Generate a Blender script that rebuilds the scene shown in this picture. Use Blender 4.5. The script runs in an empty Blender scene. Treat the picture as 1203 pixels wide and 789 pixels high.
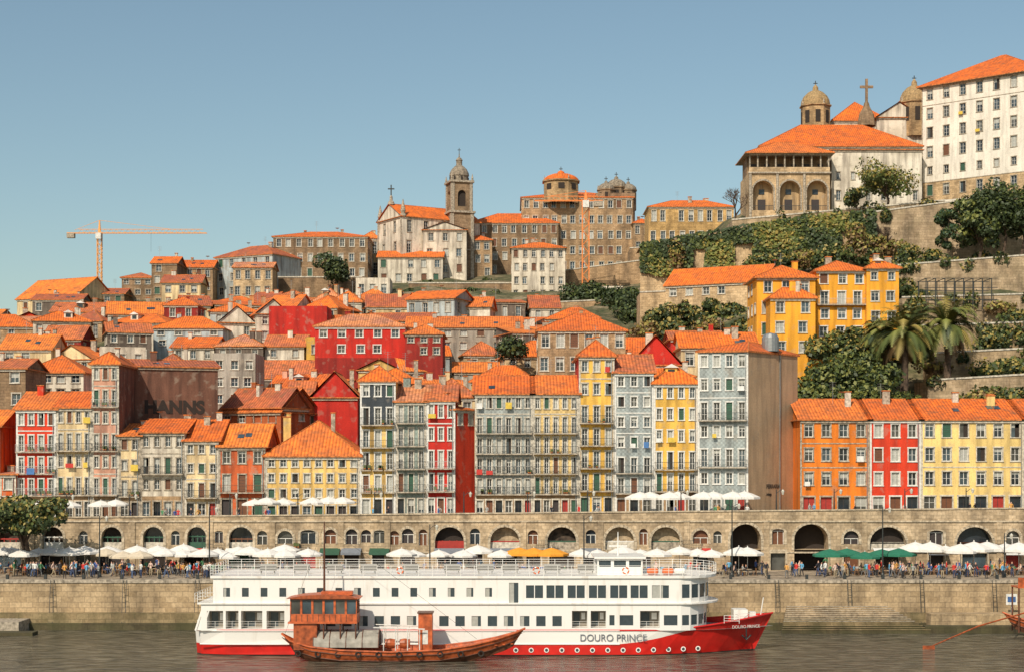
import bpy, math, random
from mathutils import Vector, Matrix
random.seed(7)
R=random.random
def U(a,b): return a+(b-a)*random.random()
F=1900.0; CX=601.5; CY=540.0; H=18.8
def X(px,d): return (px-CX)*d/F
def Z(py,d): return H+(CY-py)*d/F
def T(x,d): return x/d*F+CX
def s2l(c):
    c=c/255.0
    return c/12.92 if c<=0.04045 else ((c+0.055)/1.055)**2.4
def C(r,g,b,k=1.0): return (s2l(r)*k,s2l(g)*k,s2l(b)*k,1)
scene=bpy.context.scene
# ------------------------------------------------------------ materials
MC={}
def newmat(name):
    m=bpy.data.materials.new(name); m.use_nodes=True
    nt=m.node_tree; b=nt.nodes['Principled BSDF']
    return m,nt,b
def N(nt,t,**kw):
    n=nt.nodes.new(t)
    for k,v in kw.items(): setattr(n,k,v)
    return n
def mixc(nt,fac,a,b,mode='MIX'):
    n=nt.nodes.new('ShaderNodeMix'); n.data_type='RGBA'; n.blend_type=mode
    for idx,v in ((0,fac),(6,a),(7,b)):
        if isinstance(v,bpy.types.NodeSocket): nt.links.new(v,n.inputs[idx])
        else: n.inputs[idx].default_value=v
    return n.outputs[2]
def ramp(nt,inp,stops):
    r=nt.nodes.new('ShaderNodeValToRGB'); e=r.color_ramp.elements
    while len(e)<len(stops): e.new(0.5)
    for i,(p,c) in enumerate(stops):
        e[i].position=p; e[i].color=c if len(c)==4 else (c[0],c[1],c[2],1)
    nt.links.new(inp,r.inputs[0]); return r.outputs[0]
def g3(v): return (v,v,v,1)
def noise(nt,scale,mapscale=None,detail=4,coord='P'):
    co=N(nt,'ShaderNodeNewGeometry').outputs['Position']
    if mapscale:
        m=N(nt,'ShaderNodeMapping'); m.inputs['Scale'].default_value=mapscale
        nt.links.new(co,m.inputs[0]); co=m.outputs[0]
    n=N(nt,'ShaderNodeTexNoise'); n.inputs['Scale'].default_value=scale; n.inputs['Detail'].default_value=detail
    nt.links.new(co,n.inputs['Vector']); return n.outputs['Fac']
def bump(nt,b,h,strength=0.3,dist=0.05):
    n=N(nt,'ShaderNodeBump'); n.inputs['Strength'].default_value=strength; n.inputs['Distance'].default_value=dist
    nt.links.new(h,n.inputs['Height']); nt.links.new(n.outputs[0],b.inputs['Normal'])
def plaster(c,age=0.85,tile=False):
    key=('pl',tuple(round(v,3) for v in c),age,tile)
    if key in MC: return MC[key]
    m,nt,b=newmat('plaster_wall'); b.inputs['Roughness'].default_value=0.85
    n1=noise(nt,1.3,(1.0,1.0,0.12),7); n2=noise(nt,0.3,None,4); n3=noise(nt,6,None,3); n4=noise(nt,0.9,None,7)
    col=mixc(nt,1.0,c,ramp(nt,n1,[(0.34,(1-0.6*age,1-0.62*age,1-0.62*age)),(0.58,g3(1.0))]),'MULTIPLY')
    col=mixc(nt,1.0,col,ramp(nt,n2,[(0.35,(1-0.28*age,1-0.32*age,1-0.38*age)),(0.65,(1.06,1.03,1.0))]),'MULTIPLY')
    col=mixc(nt,ramp(nt,n4,[(0.57,g3(0)),(0.67,g3(0.55*age))]),col,(0.36,0.30,0.23,1)) # bare render patches
    col=mixc(nt,1.0,col,ramp(nt,n3,[(0.3,g3(0.84)),(0.7,g3(1.06))]),'MULTIPLY')
    if tile:
        uv=N(nt,'ShaderNodeUVMap').outputs[0]; ck=N(nt,'ShaderNodeTexChecker'); ck.inputs['Scale'].default_value=3.6
        ck.inputs[1].default_value=g3(0.84); ck.inputs[2].default_value=g3(1.06)
        nt.links.new(uv,ck.inputs[0]); col=mixc(nt,1.0,col,ck.outputs[0],'MULTIPLY'); b.inputs['Roughness'].default_value=0.5
    nt.links.new(col,b.inputs['Base Color']); bump(nt,b,n3,0.25,0.03)
    MC[key]=m; return m
def stone(c,scale=1.0,moss=0.0,name='stone_masonry',mort=0.6):
    key=('st',tuple(round(v,3) for v in c),scale,moss)
    if key in MC: return MC[key]
    m,nt,b=newmat(name); b.inputs['Roughness'].default_value=0.9
    uv=N(nt,'ShaderNodeUVMap').outputs[0]
    br=N(nt,'ShaderNodeTexBrick'); br.inputs['Scale'].default_value=scale
    br.inputs['Brick Width'].default_value=0.9; br.inputs['Row Height'].default_value=0.42; br.inputs['Mortar Size'].default_value=0.02
    br.inputs['Color1'].default_value=(c[0]*1.1,c[1]*1.1,c[2]*1.1,1); br.inputs['Color2'].default_value=(c[0]*0.72,c[1]*0.69,c[2]*0.64,1)
    br.inputs['Mortar'].default_value=(c[0]*mort,c[1]*mort,c[2]*mort,1); br.inputs['Bias'].default_value=-0.2
    nt.links.new(uv,br.inputs[0]); col=br.outputs[0]
    n1=noise(nt,0.5,(1,1,0.35),6); n2=noise(nt,3.5,None,5)
    col=mixc(nt,1.0,col,ramp(nt,n1,[(0.32,(0.48,0.46,0.44)),(0.6,(1.1,1.06,1.0))]),'MULTIPLY')
    col=mixc(nt,1.0,col,ramp(nt,n2,[(0.3,g3(0.72)),(0.7,g3(1.12))]),'MULTIPLY')
    if moss>0:
        n3=noise(nt,0.6,None,5)
        col=mixc(nt,ramp(nt,n3,[(0.5-moss*0.3,g3(0)),(0.62,g3(min(1,moss)))]),col,(0.07,0.07,0.025,1))
    nt.links.new(col,b.inputs['Base Color']); bump(nt,b,n2,0.5,0.06)
    MC[key]=m; return m
def tiles(c,key,dirt=0.5):
    if key in MC: return MC[key]
    m,nt,b=newmat('terracotta_roof_tiles'); b.inputs['Roughness'].default_value=0.85
    uv=N(nt,'ShaderNodeUVMap').outputs[0]
    sep=N(nt,'ShaderNodeSeparateXYZ'); nt.links.new(uv,sep.inputs[0])
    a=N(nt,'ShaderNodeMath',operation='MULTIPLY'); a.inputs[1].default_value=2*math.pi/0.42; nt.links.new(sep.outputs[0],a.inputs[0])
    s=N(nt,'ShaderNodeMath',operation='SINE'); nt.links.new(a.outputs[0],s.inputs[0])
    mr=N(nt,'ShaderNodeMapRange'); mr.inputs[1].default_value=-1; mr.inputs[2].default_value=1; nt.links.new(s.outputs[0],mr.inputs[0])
    br=N(nt,'ShaderNodeTexBrick'); br.inputs['Scale'].default_value=1.0; br.inputs['Brick Width'].default_value=0.42
    br.inputs['Row Height'].default_value=0.45; br.inputs['Mortar Size'].default_value=0.0; br.offset=0.0
    br.inputs['Color1'].default_value=g3(0.78); br.inputs['Color2'].default_value=g3(1.2)
    nt.links.new(uv,br.inputs[0])
    n1=noise(nt,0.35,None,5); n2=noise(nt,1.1,None,7)
    col=mixc(nt,ramp(nt,n1,[(0.38,g3(0)),(0.62,g3(1))]),c,(c[0]*0.74,c[1]*0.78,c[2]*1.2,1))
    col=mixc(nt,1.0,col,br.outputs[0],'MULTIPLY')
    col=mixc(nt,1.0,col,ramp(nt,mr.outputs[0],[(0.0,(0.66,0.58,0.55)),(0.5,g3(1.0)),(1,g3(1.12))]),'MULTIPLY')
    col=mixc(nt,ramp(nt,n2,[(0.50,g3(0)),(0.70,g3(dirt))]),col,(0.19,0.09,0.045,1))
    nt.links.new(col,b.inputs['Base Color']); bump(nt,b,mr.outputs[0],0.5,0.06)
    MC[key]=m; return m
ROOFS=[tiles((0.86,0.185,0.018,1),'t1',0.4),tiles((0.76,0.155,0.02,1),'t2'),tiles((0.90,0.24,0.03,1),'t3',0.45),tiles((0.50,0.13,0.045,1),'t4',0.7),tiles((0.80,0.20,0.03,1),'t5'),tiles((0.62,0.17,0.05,1),'t6',0.75),tiles((0.80,0.165,0.018,1),'t7',0.6),tiles((0.68,0.26,0.10,1),'t8',0.6)]
def plain(name,c,rough=0.6,metal=0.0,vary=0.12,scale=3.0):
    key=('p',name,tuple(round(v,3) for v in c))
    if key in MC: return MC[key]
    m,nt,b=newmat(name); b.inputs['Roughness'].default_value=rough; b.inputs['Metallic'].default_value=metal
    n=noise(nt,scale,None,4)
    col=mixc(nt,1.0,c,ramp(nt,n,[(0.3,g3(1-vary*1.6)),(0.7,g3(1+vary*0.4))]),'MULTIPLY')
    nt.links.new(col,b.inputs['Base Color']); MC[key]=m; return m
GL=[plain('window_glass_dark',(0.03,0.04,0.05,1),0.08,0,0.4,0.7),plain('window_glass_blue',(0.07,0.10,0.12,1),0.08,0,0.4,0.7),
    plain('window_glass_dim',(0.10,0.10,0.09,1),0.15,0,0.4,0.7),plain('curtain_behind_glass',(0.42,0.42,0.38,1),0.3)]
SHUT=[plain('shutter_green',(0.03,0.10,0.06,1)),plain('shutter_brown',(0.16,0.06,0.025,1)),plain('door_red',(0.38,0.03,0.02,1)),plain('door_dark',(0.04,0.03,0.03,1))]
WHITE=plain('white_paint',(0.74,0.72,0.67,1),0.5,0,0.18); TRIM=plain('granite_trim',(0.46,0.39,0.30,1),0.85,0,0.4)
TRIMW=plain('pale_trim',(0.63,0.57,0.47,1),0.8,0,0.32)
IRON=plain('iron_railing',(0.03,0.035,0.035,1),0.5); IRONW=plain('painted_railing',(0.45,0.45,0.42,1),0.5)
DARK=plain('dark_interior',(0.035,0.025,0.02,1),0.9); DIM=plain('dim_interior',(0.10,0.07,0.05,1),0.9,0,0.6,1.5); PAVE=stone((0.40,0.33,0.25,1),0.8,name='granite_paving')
METAL=plain('galvanised_metal',(0.35,0.36,0.36,1),0.4,0.6); CAP=plain('ridge_tiles',(0.64,0.20,0.05,1),0.85,0,0.45)
def leafmat(c,name):
    m,nt,b=newmat(name); b.inputs['Roughness'].default_value=0.6
    n=noise(nt,0.8,None,3)
    col=mixc(nt,n,(c[0]*0.6,c[1]*0.65,c[2]*0.6,1),(c[0]*1.35,c[1]*1.3,c[2]*1.2,1)); nt.links.new(col,b.inputs['Base Color']); return m
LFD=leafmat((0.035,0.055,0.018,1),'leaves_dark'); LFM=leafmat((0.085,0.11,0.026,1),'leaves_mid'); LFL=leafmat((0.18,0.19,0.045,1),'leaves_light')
LFY=leafmat((0.30,0.23,0.06,1),'leaves_dry'); LFB=leafmat((0.18,0.11,0.05,1),'leaves_brown'); LFG=leafmat((0.03,0.07,0.035,1),'leaves_cypress')
BARK=plain('bark',(0.12,0.08,0.055,1),0.95,0,0.4)
# ------------------------------------------------------------ mesh building
class MB:
    def __init__(s): s.v=[];s.f=[];s.m=[];s.uv=[];s.mats=[];s.mx={}
    def mi(s,mat):
        k=mat.name
        if k not in s.mx: s.mx[k]=len(s.mats); s.mats.append(mat)
        return s.mx[k]
    def poly(s,pts,mat,uv=None):
        i=len(s.v); s.v.extend(pts); n=len(pts); s.f.append(tuple(range(i,i+n))); s.m.append(s.mi(mat))
        if uv is None:
            a,b,c=pts[0],pts[1],pts[2]
            ax,ay,az=b[0]-a[0],b[1]-a[1],b[2]-a[2]; bx,by,bz=c[0]-a[0],c[1]-a[1],c[2]-a[2]
            nx=ay*bz-az*by; ny=az*bx-ax*bz; nz=ax*by-ay*bx
            if abs(nz)>max(abs(nx),abs(ny)): uv=[(p[0],p[1]) for p in pts]
            else:
                l=math.hypot(nx,ny) or 1; tx,ty=-ny/l,nx/l
                uv=[(p[0]*tx+p[1]*ty,p[2]) for p in pts]
        s.uv.extend(uv)
    def slope(s,pts,mat):
        p=[Vector(q) for q in pts]; e=(p[1]-p[0]).normalized(); n=e.cross(p[2]-p[0]).normalized(); t=n.cross(e)
        s.poly(pts,mat,[((q-p[0]).dot(e)+p[0].x,(q-p[0]).dot(t)) for q in p])
    def box(s,x0,x1,y0,y1,z0,z1,mat):
        P=lambda x,y,z:(x,y,z)
        s.poly([P(x0,y0,z0),P(x1,y0,z0),P(x1,y0,z1),P(x0,y0,z1)],mat); s.poly([P(x1,y0,z0),P(x1,y1,z0),P(x1,y1,z1),P(x1,y0,z1)],mat)
        s.poly([P(x1,y1,z0),P(x0,y1,z0),P(x0,y1,z1),P(x1,y1,z1)],mat); s.poly([P(x0,y1,z0),P(x0,y0,z0),P(x0,y0,z1),P(x0,y1,z1)],mat)
        s.poly([P(x0,y0,z1),P(x1,y0,z1),P(x1,y1,z1),P(x0,y1,z1)],mat); s.poly([P(x0,y1,z0),P(x1,y1,z0),P(x1,y0,z0),P(x0,y0,z0)],mat)
    def tube(s,pts,rad,seg,mat,cap=True):
        rings=[]
        for i,p in enumerate(pts):
            p=Vector(p); a=Vector(pts[max(0,i-1)]); b=Vector(pts[min(len(pts)-1,i+1)]); d=(b-a).normalized()
            up=Vector((0,0,1)) if abs(d.z)<0.9 else Vector((1,0,0)); e=d.cross(up).normalized(); f=e.cross(d)
            r=rad[i] if isinstance(rad,(list,tuple)) else rad
            rings.append([tuple(p+e*(math.cos(2*math.pi*k/seg+math.pi/4)*r)+f*(math.sin(2*math.pi*k/seg+math.pi/4)*r)) for k in range(seg)])
        for i in range(len(rings)-1):
            for k in range(seg):
                k2=(k+1)%seg; s.poly([rings[i][k],rings[i][k2],rings[i+1][k2],rings[i+1][k]],mat)
        if cap: s.poly(rings[0][::-1],mat); s.poly(rings[-1],mat)
    def rev(s,c,prof,seg,mat,rot=0.0,sy=1.0):
        for i in range(len(prof)-1):
            (r0,z0),(r1,z1)=prof[i],prof[i+1]
            for k in range(seg):
                a=2*math.pi*k/seg+rot; b=2*math.pi*(k+1)/seg+rot
                P=lambda r,z,t:(c[0]+r*math.cos(t),c[1]+sy*r*math.sin(t),c[2]+z)
                if r0<1e-4: s.poly([P(r0,z0,a),P(r1,z1,b),P(r1,z1,a)],mat)
                elif r1<1e-4: s.poly([P(r0,z0,a),P(r0,z0,b),P(r1,z1,a)],mat)
                else: s.poly([P(r0,z0,a),P(r0,z0,b),P(r1,z1,b),P(r1,z1,a)],mat)
    def mesh(s,name,off=(0,0,0)):
        me=bpy.data.meshes.new(name)
        ox,oy,oz=off
        me.from_pydata([(a-ox,b-oy,c-oz) for a,b,c in s.v],[],s.f)
        for m in s.mats: me.materials.append(m)
        me.polygons.foreach_set('material_index',s.m)
        ul=me.uv_layers.new(name='UVMap'); fl=[t for q in s.uv for t in q]; ul.data.foreach_set('uv',fl)
        me.update(); return me
def link(o): scene.collection.objects.link(o); return o
def single(name,mb,off=(0,0,0)):
    o=bpy.data.objects.new(name,mb.mesh(name,off)); o.location=off; return link(o)
class G:
    def __init__(s,name,loc): s.name=name; s.loc=loc; s.p={}
    def __getitem__(s,k):
        if k not in s.p: s.p[k]=MB()
        return s.p[k]
    def done(s):
        e=bpy.data.objects.new(s.name,None); e.location=s.loc; e.empty_display_size=1; link(e)
        for k,mb in s.p.items():
            if not mb.f: continue
            o=bpy.data.objects.new(k,mb.mesh(k,s.loc)); o.parent=e; link(o)
        return e
class Fr:
    def __init__(s,P,Q):
        s.P=P; dx,dy=Q[0]-P[0],Q[1]-P[1]; s.L=math.hypot(dx,dy); s.u=(dx/s.L,dy/s.L); s.n=(s.u[1],-s.u[0])
    def pt(s,u,n,z): return (s.P[0]+s.u[0]*u+s.n[0]*n,s.P[1]+s.u[1]*u+s.n[1]*n,z)
def fbox(mb,fr,u0,u1,n0,n1,z0,z1,mat,back=False):
    p=fr.pt
    mb.poly([p(u0,n1,z0),p(u1,n1,z0),p(u1,n1,z1),p(u0,n1,z1)],mat)
    mb.poly([p(u0,n0,z0),p(u0,n1,z0),p(u0,n1,z1),p(u0,n0,z1)],mat); mb.poly([p(u1,n1,z0),p(u1,n0,z0),p(u1,n0,z1),p(u1,n1,z1)],mat)
    mb.poly([p(u0,n1,z1),p(u1,n1,z1),p(u1,n0,z1),p(u0,n0,z1)],mat); mb.poly([p(u0,n0,z0),p(u1,n0,z0),p(u1,n1,z0),p(u0,n1,z0)],mat)
    if back: mb.poly([p(u1,n0,z0),p(u0,n0,z0),p(u0,n0,z1),p(u1,n0,z1)],mat)
def fq(mb,fr,u0,u1,n,z0,z1,mat): p=fr.pt; mb.poly([p(u0,n,z0),p(u1,n,z0),p(u1,n,z1),p(u0,n,z1)],mat)
def wall(mb,fr,L,z0,z1,ops,mat,u00=0.0,n=0.0):
    us=sorted(set([u00,L]+[o[0] for o in ops]+[o[1] for o in ops])); vs=sorted(set([z0,z1]+[o[2] for o in ops]+[o[3] for o in ops]))
    for j in range(len(vs)-1):
        a,b=vs[j],vs[j+1]; m=(a+b)/2; st=None
        for i in range(len(us)-1):
            um=(us[i]+us[i+1])/2; hole=any(o[0]<um<o[1] and o[2]<m<o[3] for o in ops)
            if not hole and st is None: st=us[i]
            if hole and st is not None: fq(mb,fr,st,us[i],n,a,b,mat); st=None
        if st is not None: fq(mb,fr,st,L,n,a,b,mat)
def reveal(mb,fr,u0,u1,z0,z1,n0,n1,mat):
    p=fr.pt
    mb.poly([p(u0,n0,z0),p(u0,n1,z0),p(u0,n1,z1),p(u0,n0,z1)],mat); mb.poly([p(u1,n0,z0),p(u1,n1,z0),p(u1,n1,z1),p(u1,n0,z1)],mat)
    mb.poly([p(u0,n0,z1),p(u1,n0,z1),p(u1,n1,z1),p(u0,n1,z1)],mat); mb.poly([p(u0,n0,z0),p(u1,n0,z0),p(u1,n1,z0),p(u0,n1,z0)],mat)
def window(g,fr,u0,u1,z0,z1,trim,hi=True,door=False,frame=None):
    w=g['windows']; t=g['trim']; frame=frame or WHITE; tw=0.13 if hi else 0.12
    fbox(t,fr,u0-tw,u0,0,0.06,z0,z1,trim); fbox(t,fr,u1,u1+tw,0,0.06,z0,z1,trim)
    fbox(t,fr,u0-tw-0.04,u1+tw+0.04,0,0.08,z1,z1+tw+0.03,trim)
    if not door: fbox(t,fr,u0-tw-0.06,u1+tw+0.06,0,0.12,z0-0.12,z0,trim)
    reveal(t,fr,u0,u1,z0,z1,-0.2,0.0,trim)
    r=R()
    if r<0.10:
        fq(w,fr,u0,u1,-0.1,z0,z1,random.choice(SHUT[:2]))
        for k in range(1,6): fq(w,fr,u0+0.05,u1-0.05,-0.095,z0+(z1-z0)*k/6,z0+(z1-z0)*k/6+0.03,SHUT[3])
        return
    gm=random.choice(GL[:3]) if r<0.86 else GL[3]
    fq(w,fr,u0,u1,-0.2,z0,z1,gm)
    if gm is not GL[3] and R()<0.3:
        zc=z0+(z1-z0)*U(0.45,0.8); fq(w,fr,u0,u1,-0.19,zc,z1,GL[3])
    f=0.07 if hi else 0.09; n=-0.16
    if hi and R()<0.06: # one leaf left ajar: dark opening half
        fq(w,fr,u0,u0+f,n,z0,z1,frame); fq(w,fr,(u0+u1)/2,u1,-0.19,z0,z1,DARK); return
    fq(w,fr,u0,u0+f,n,z0,z1,frame); fq(w,fr,u1-f,u1,n,z0,z1,frame); fq(w,fr,u0+f,u1-f,n,z0,z0+f,frame); fq(w,fr,u0+f,u1-f,n,z1-f,z1,frame)
    c=(u0+u1)/2; fq(w,fr,c-0.035,c+0.035,n+0.004,z0,z1,frame)
    nb=max(2,int((z1-z0)/0.65))
    for k in range(1,nb):
        zz=z0+(z1-z0)*k/nb; fq(w,fr,u0+f,u1-f,n+0.002,zz-0.02,zz+0.02,frame)
def balcony(g,fr,u0,u1,z,mat,dep=0.65):
    b=g['balconies']; fbox(b,fr,u0,u1,0,dep,z-0.14,z,TRIM)
    rh=0.95; t=0.03
    for za,zb in ((z+rh-0.05,z+rh),(z+0.08,z+0.12)):
        fbox(b,fr,u0,u1,dep-t,dep,za,zb,mat,True); fbox(b,fr,u0,u0+t,0,dep-t,za,zb,mat); fbox(b,fr,u1-t,u1,0,dep-t,za,zb,mat)
    n=max(2,int((u1-u0)/0.19))
    for i in range(n+1):
        u=u0+(u1-u0-t)*i/n; fq(b,fr,u,u+t*0.8,dep-0.01,z,z+rh,mat)
    for i in range(1,4):
        for uu in (u0+0.005,u1-0.035):
            nn=dep*i/4; p=fr.pt; b.poly([p(uu,nn,z),p(uu,nn+t,z),p(uu,nn+t,z+rh),p(uu,nn,z+rh)],mat)
    if R()<0.3: # flower pots
        for _ in range(2):
            uu=U(u0+0.2,u1-0.3); fbox(b,fr,uu,uu+0.25,dep-0.35,dep-0.08,z,z+0.25,CAP); fbox(b,fr,uu-0.05,uu+0.3,dep-0.38,dep-0.06,z+0.25,z+U(0.4,0.7),LFM)
CLOTH=[plain('cloth_'+n,c,0.9) for n,c in (('white',(0.75,0.75,0.72,1)),('blue',(0.08,0.2,0.45,1)),('red',(0.55,0.05,0.04,1)),('yellow',(0.7,0.5,0.08,1)),('grey',(0.2,0.22,0.25,1)))]
def facade(g,fr,L,z0,z1,cols,rows,col,trim,hi=True,rowcols=None,ww=None,rail=None,gh=1.0,margin=0.0):
    n=len(rows)
    if n==0 or cols==0:
        fq(g['walls'],fr,0,L,0,z0,z1,col); return
    hs=[gh]+[1.0]*(n-1); tot=sum(hs); zc=z0; sill=U(0.25,0.34); head=U(0.79,0.86); wf=U(0.44,0.54)
    for i,k in enumerate(rows):
        h=(z1-z0)*hs[i]/tot; za=zc; zb=zc+h; zc=zb
        cm=(rowcols or {}).get(i,col); ops=[]; cw=(L-2*margin)/cols; w=ww or min(1.2,cw*wf)
        rl=rail or random.choice([IRON,IRON,IRON,IRONW])
        for j in range(cols):
            uc=margin+(j+0.5)*cw
            if k=='.': break
            if k=='w': a,b,ww2=za+sill*h,za+head*h,w
            elif k in 'bB': a,b,ww2=za+0.05*h,za+head*h,w
            elif k=='s': a,b,ww2=za+0.4*h,za+0.8*h,w*0.8
            elif k=='d': a,b,ww2=za+0.03,za+0.78*h,min(cw*0.68,w*1.35)
            if not hi:
                if R()<0.06: continue
                uc+=U(-0.08,0.08)*cw
            u0,u1=uc-ww2/2,uc+ww2/2; ops.append((u0,u1,a,b))
            if k=='d' and R()<0.6:
                t=g['trim']; fbox(t,fr,u0-0.15,u0,0,0.05,a,b,trim); fbox(t,fr,u1,u1+0.15,0,0.05,a,b,trim); fbox(t,fr,u0-0.18,u1+0.18,0,0.06,b,b+0.2,trim)
                reveal(t,fr,u0,u1,a,b,-0.25,0,trim); dm=random.choice(SHUT+[GL[0],GL[0]]); fq(g['windows'],fr,u0,u1,-0.25,a,b,dm)
                fq(g['windows'],fr,uc-0.03,uc+0.03,-0.24,a,b,SHUT[3])
            else: window(g,fr,u0,u1,a,b,trim,hi,door=(k in 'bBd'))
            if k=='b': balcony(g,fr,u0-0.3,u1+0.3,a-0.01,rl,0.5)
            if k in 'bw' and hi and R()<0.08:
                cl=random.choice(CLOTH); fbox(g['laundry'],fr,u0-0.1,u0+U(0.4,0.9),0.56,0.6,a-0.1,a+U(0.4,0.7),cl,True)
        if k=='B': balcony(g,fr,margin+0.1,L-margin-0.1,za+0.05*h-0.01,rl,0.75)
        wall(g['walls'],fr,L,za,zb,ops,cm)
        if hi and i>0 and k in 'ws' and R()<0.5: fbox(g['trim'],fr,0,L,0,0.05,za-0.07,za+0.07,trim)
    if hi:
        fbox(g['trim'],fr,0,0.22,0,0.045,z0,z1-0.01,trim); fbox(g['trim'],fr,L-0.22,L,0,0.045,z0,z1-0.01,trim)
        ud=L-0.4; fbox(g['trim'],fr,ud,ud+0.09,0.05,0.14,z0,z1-0.1,METAL)
def dish(mb,p,r):
    mb.rev(p,[(0,0),(r*0.6,0.04),(r,0.18)],10,METAL); mb.tube([(p[0],p[1],p[2]-0.8),p],0.03,4,METAL)
def roofit(g,fr,L,W,z,kind,rh,col,rm,o=0.4,extras=True,trim=None):
    rf=g['roof']; p=fr.pt; tr=trim or TRIMW
    if kind=='none': return
    if kind=='flat':
        for (a,b,c,d) in ((0,L,-0.25,0.0),(0,L,-W,-W+0.25)): fbox(g['walls'],fr,a,b,c,d,z,z+0.7,col,True)
        fbox(g['walls'],fr,0,0.25,-W+0.25,-0.25,z,z+0.7,col); fbox(g['walls'],fr,L-0.25,L,-W+0.25,-0.25,z,z+0.7,col)
        rf.poly([p(0.2,-0.2,z+0.1),p(L-0.2,-0.2,z+0.1),p(L-0.2,-W+0.2,z+0.1),p(0.2,-W+0.2,z+0.1)],rm); return
    q=[p(-o,o,z),p(L+o,o,z),p(L+o,-W-o,z),p(-o,-W-o,z)]; th=0.16
    for i in range(4):
        a,b=q[i],q[(i+1)%4]; rf.poly([(a[0],a[1],z-th),(b[0],b[1],z-th),b,a],CAP)
    rf.poly([(a[0],a[1],z-th) for a in q[::-1]],tr)
    fbox(g['trim'],fr,-0.02,L+0.02,0.0,0.2,z-th-0.3,z-th-0.002,tr)
    if kind=='hip':
        if L>=W: r1=p(W/2,-W/2,z+rh); r2=p(L-W/2,-W/2,z+rh)
        else: r1=p(L/2,-L/2,z+rh); r2=p(L/2,-W+L/2,z+rh)
        if L>=W:
            rf.slope([q[0],q[1],r2,r1],rm); rf.slope([q[1],q[2],r2],rm); rf.slope([q[2],q[3],r1,r2],rm); rf.slope([q[3],q[0],r1],rm)
            hips=[(q[0],r1),(q[1],r2),(q[2],r2),(q[3],r1),(r1,r2)]
        else:
            rf.slope([q[0],q[1],r1],rm); rf.slope([q[1],q[2],r2,r1],rm); rf.slope([q[2],q[3],r2],rm); rf.slope([q[3],q[0],r1,r2],rm)
            hips=[(q[0],r1),(q[1],r1),(q[2],r2),(q[3],r2),(r1,r2)]
        for a,b in hips:
            if (Vector(a)-Vector(b)).length>0.3: rf.tube([a,b],0.11,4,CAP)
    elif kind=='gx':
        a=p(-o,-W/2,z+rh); b=p(L+o,-W/2,z+rh); rf.slope([q[0],q[1],b,a],rm); rf.slope([q[2],q[3],a,b],rm)
        zt=z-0.001
        for u in (0,L): g['walls'].poly([p(u,0,z-th),p(u,-W,z-th),p(u,-W,zt),p(u,-W/2,z+rh-0.15),p(u,0,zt)],col)
        rf.tube([a,b],0.11,4,CAP)
    elif kind=='gy':
        a=p(L/2,o,z+rh); b=p(L/2,-W-o,z+rh); rf.slope([q[3],q[0],a,b],rm); rf.slope([q[1],q[2],b,a],rm)
        for n in (0,-W): g['walls'].poly([p(0,n,z-th),p(L,n,z-th),p(L,n,z),p(L/2,n,z+rh-0.15),p(0,n,z)],col)
        rf.tube([a,b],0.11,4,CAP)
    elif kind=='shed':
        a=p(-o,-W-o,z+rh); b=p(L+o,-W-o,z+rh); rf.slope([q[0],q[1],b,a],rm)
        for u in (0,L): g['walls'].poly([p(u,0,z-0.1),p(u,-W,z-0.1),p(u,-W,z+rh-0.1)],col)
        g['walls'].poly([p(L,-W,z-0.1),p(0,-W,z-0.1),p(0,-W,z+rh-0.1),p(L,-W,z+rh-0.1)],col)
    if extras:
        c=g['chimneys']
        for _ in range(random.choice([0,1,1,2,3])):
            u=U(0.15,0.85)*L; n=-U(0.3,0.75)*W; h=rh+U(0.3,1.0); w=U(0.25,0.5)
            cm=random.choice([col,TRIMW,TRIM]); fbox(c,fr,u-w,u+w,n-0.25,n+0.25,z+0.1,z+h,cm,True); fbox(c,fr,u-w-0.08,u+w+0.08,n-0.33,n+0.33,z+h,z+h+0.12,CAP,True)
        if R()<0.4:
            u=U(0.2,0.8)*L; n=-U(0.3,0.7)*W; a=p(u,n,z+rh*0.5); b=p(u,n,z+rh+2.2); c.tube([a,b],0.03,4,METAL)
            for k in range(4): zz=z+rh+2.1-k*0.28; c.tube([p(u-0.45,n,zz),p(u+0.45,n,zz)],0.018,3,METAL)
        if R()<0.15: dish(c,p(U(0.2,0.8)*L,-0.5*W,z+rh+0.8),0.5)
        if kind=='gx' and R()<0.5:
            for _ in range(random.choice([1,2,3])):
                u=U(0.15,0.8)*L; f0=U(0.25,0.5); f1=f0+0.16; zz=lambda f:z+rh*f+0.06; nn=lambda f:o-(W/2+o)*f
                c.poly([p(u,nn(f0),zz(f0)),p(u+0.8,nn(f0),zz(f0)),p(u+0.8,nn(f1),zz(f1)),p(u,nn(f1),zz(f1))],GL[1])
        if kind in('gx','hip') and R()<0.13 and L>5 and rh>1.5:
            u=U(0.35,0.65)*L; w=0.75; n0=-W*0.14; n1=-W*0.42; zz=z+rh*0.25; zt=z+rh*0.8
            fbox(c,fr,u-w,u+w,n1,n0,zz,zt,col); fq(c,fr,u-w*0.6,u+w*0.6,n0+0.01,zz+0.25*(zt-zz),zz+0.85*(zt-zz),GL[0])
            P0=[p(u-w-0.2,n0+0.2,zt),p(u+w+0.2,n0+0.2,zt),p(u+w+0.2,n1-0.3,zt),p(u-w-0.2,n1-0.3,zt)]; ra=p(u,n0+0.2,zt+0.5); rb=p(u,n1-0.3,zt+0.5)
            c.slope([P0[3],P0[0],ra,rb],rm); c.slope([P0[1],P0[2],rb,ra],rm); c.poly([P0[0],P0[1],ra],WHITE)
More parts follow.
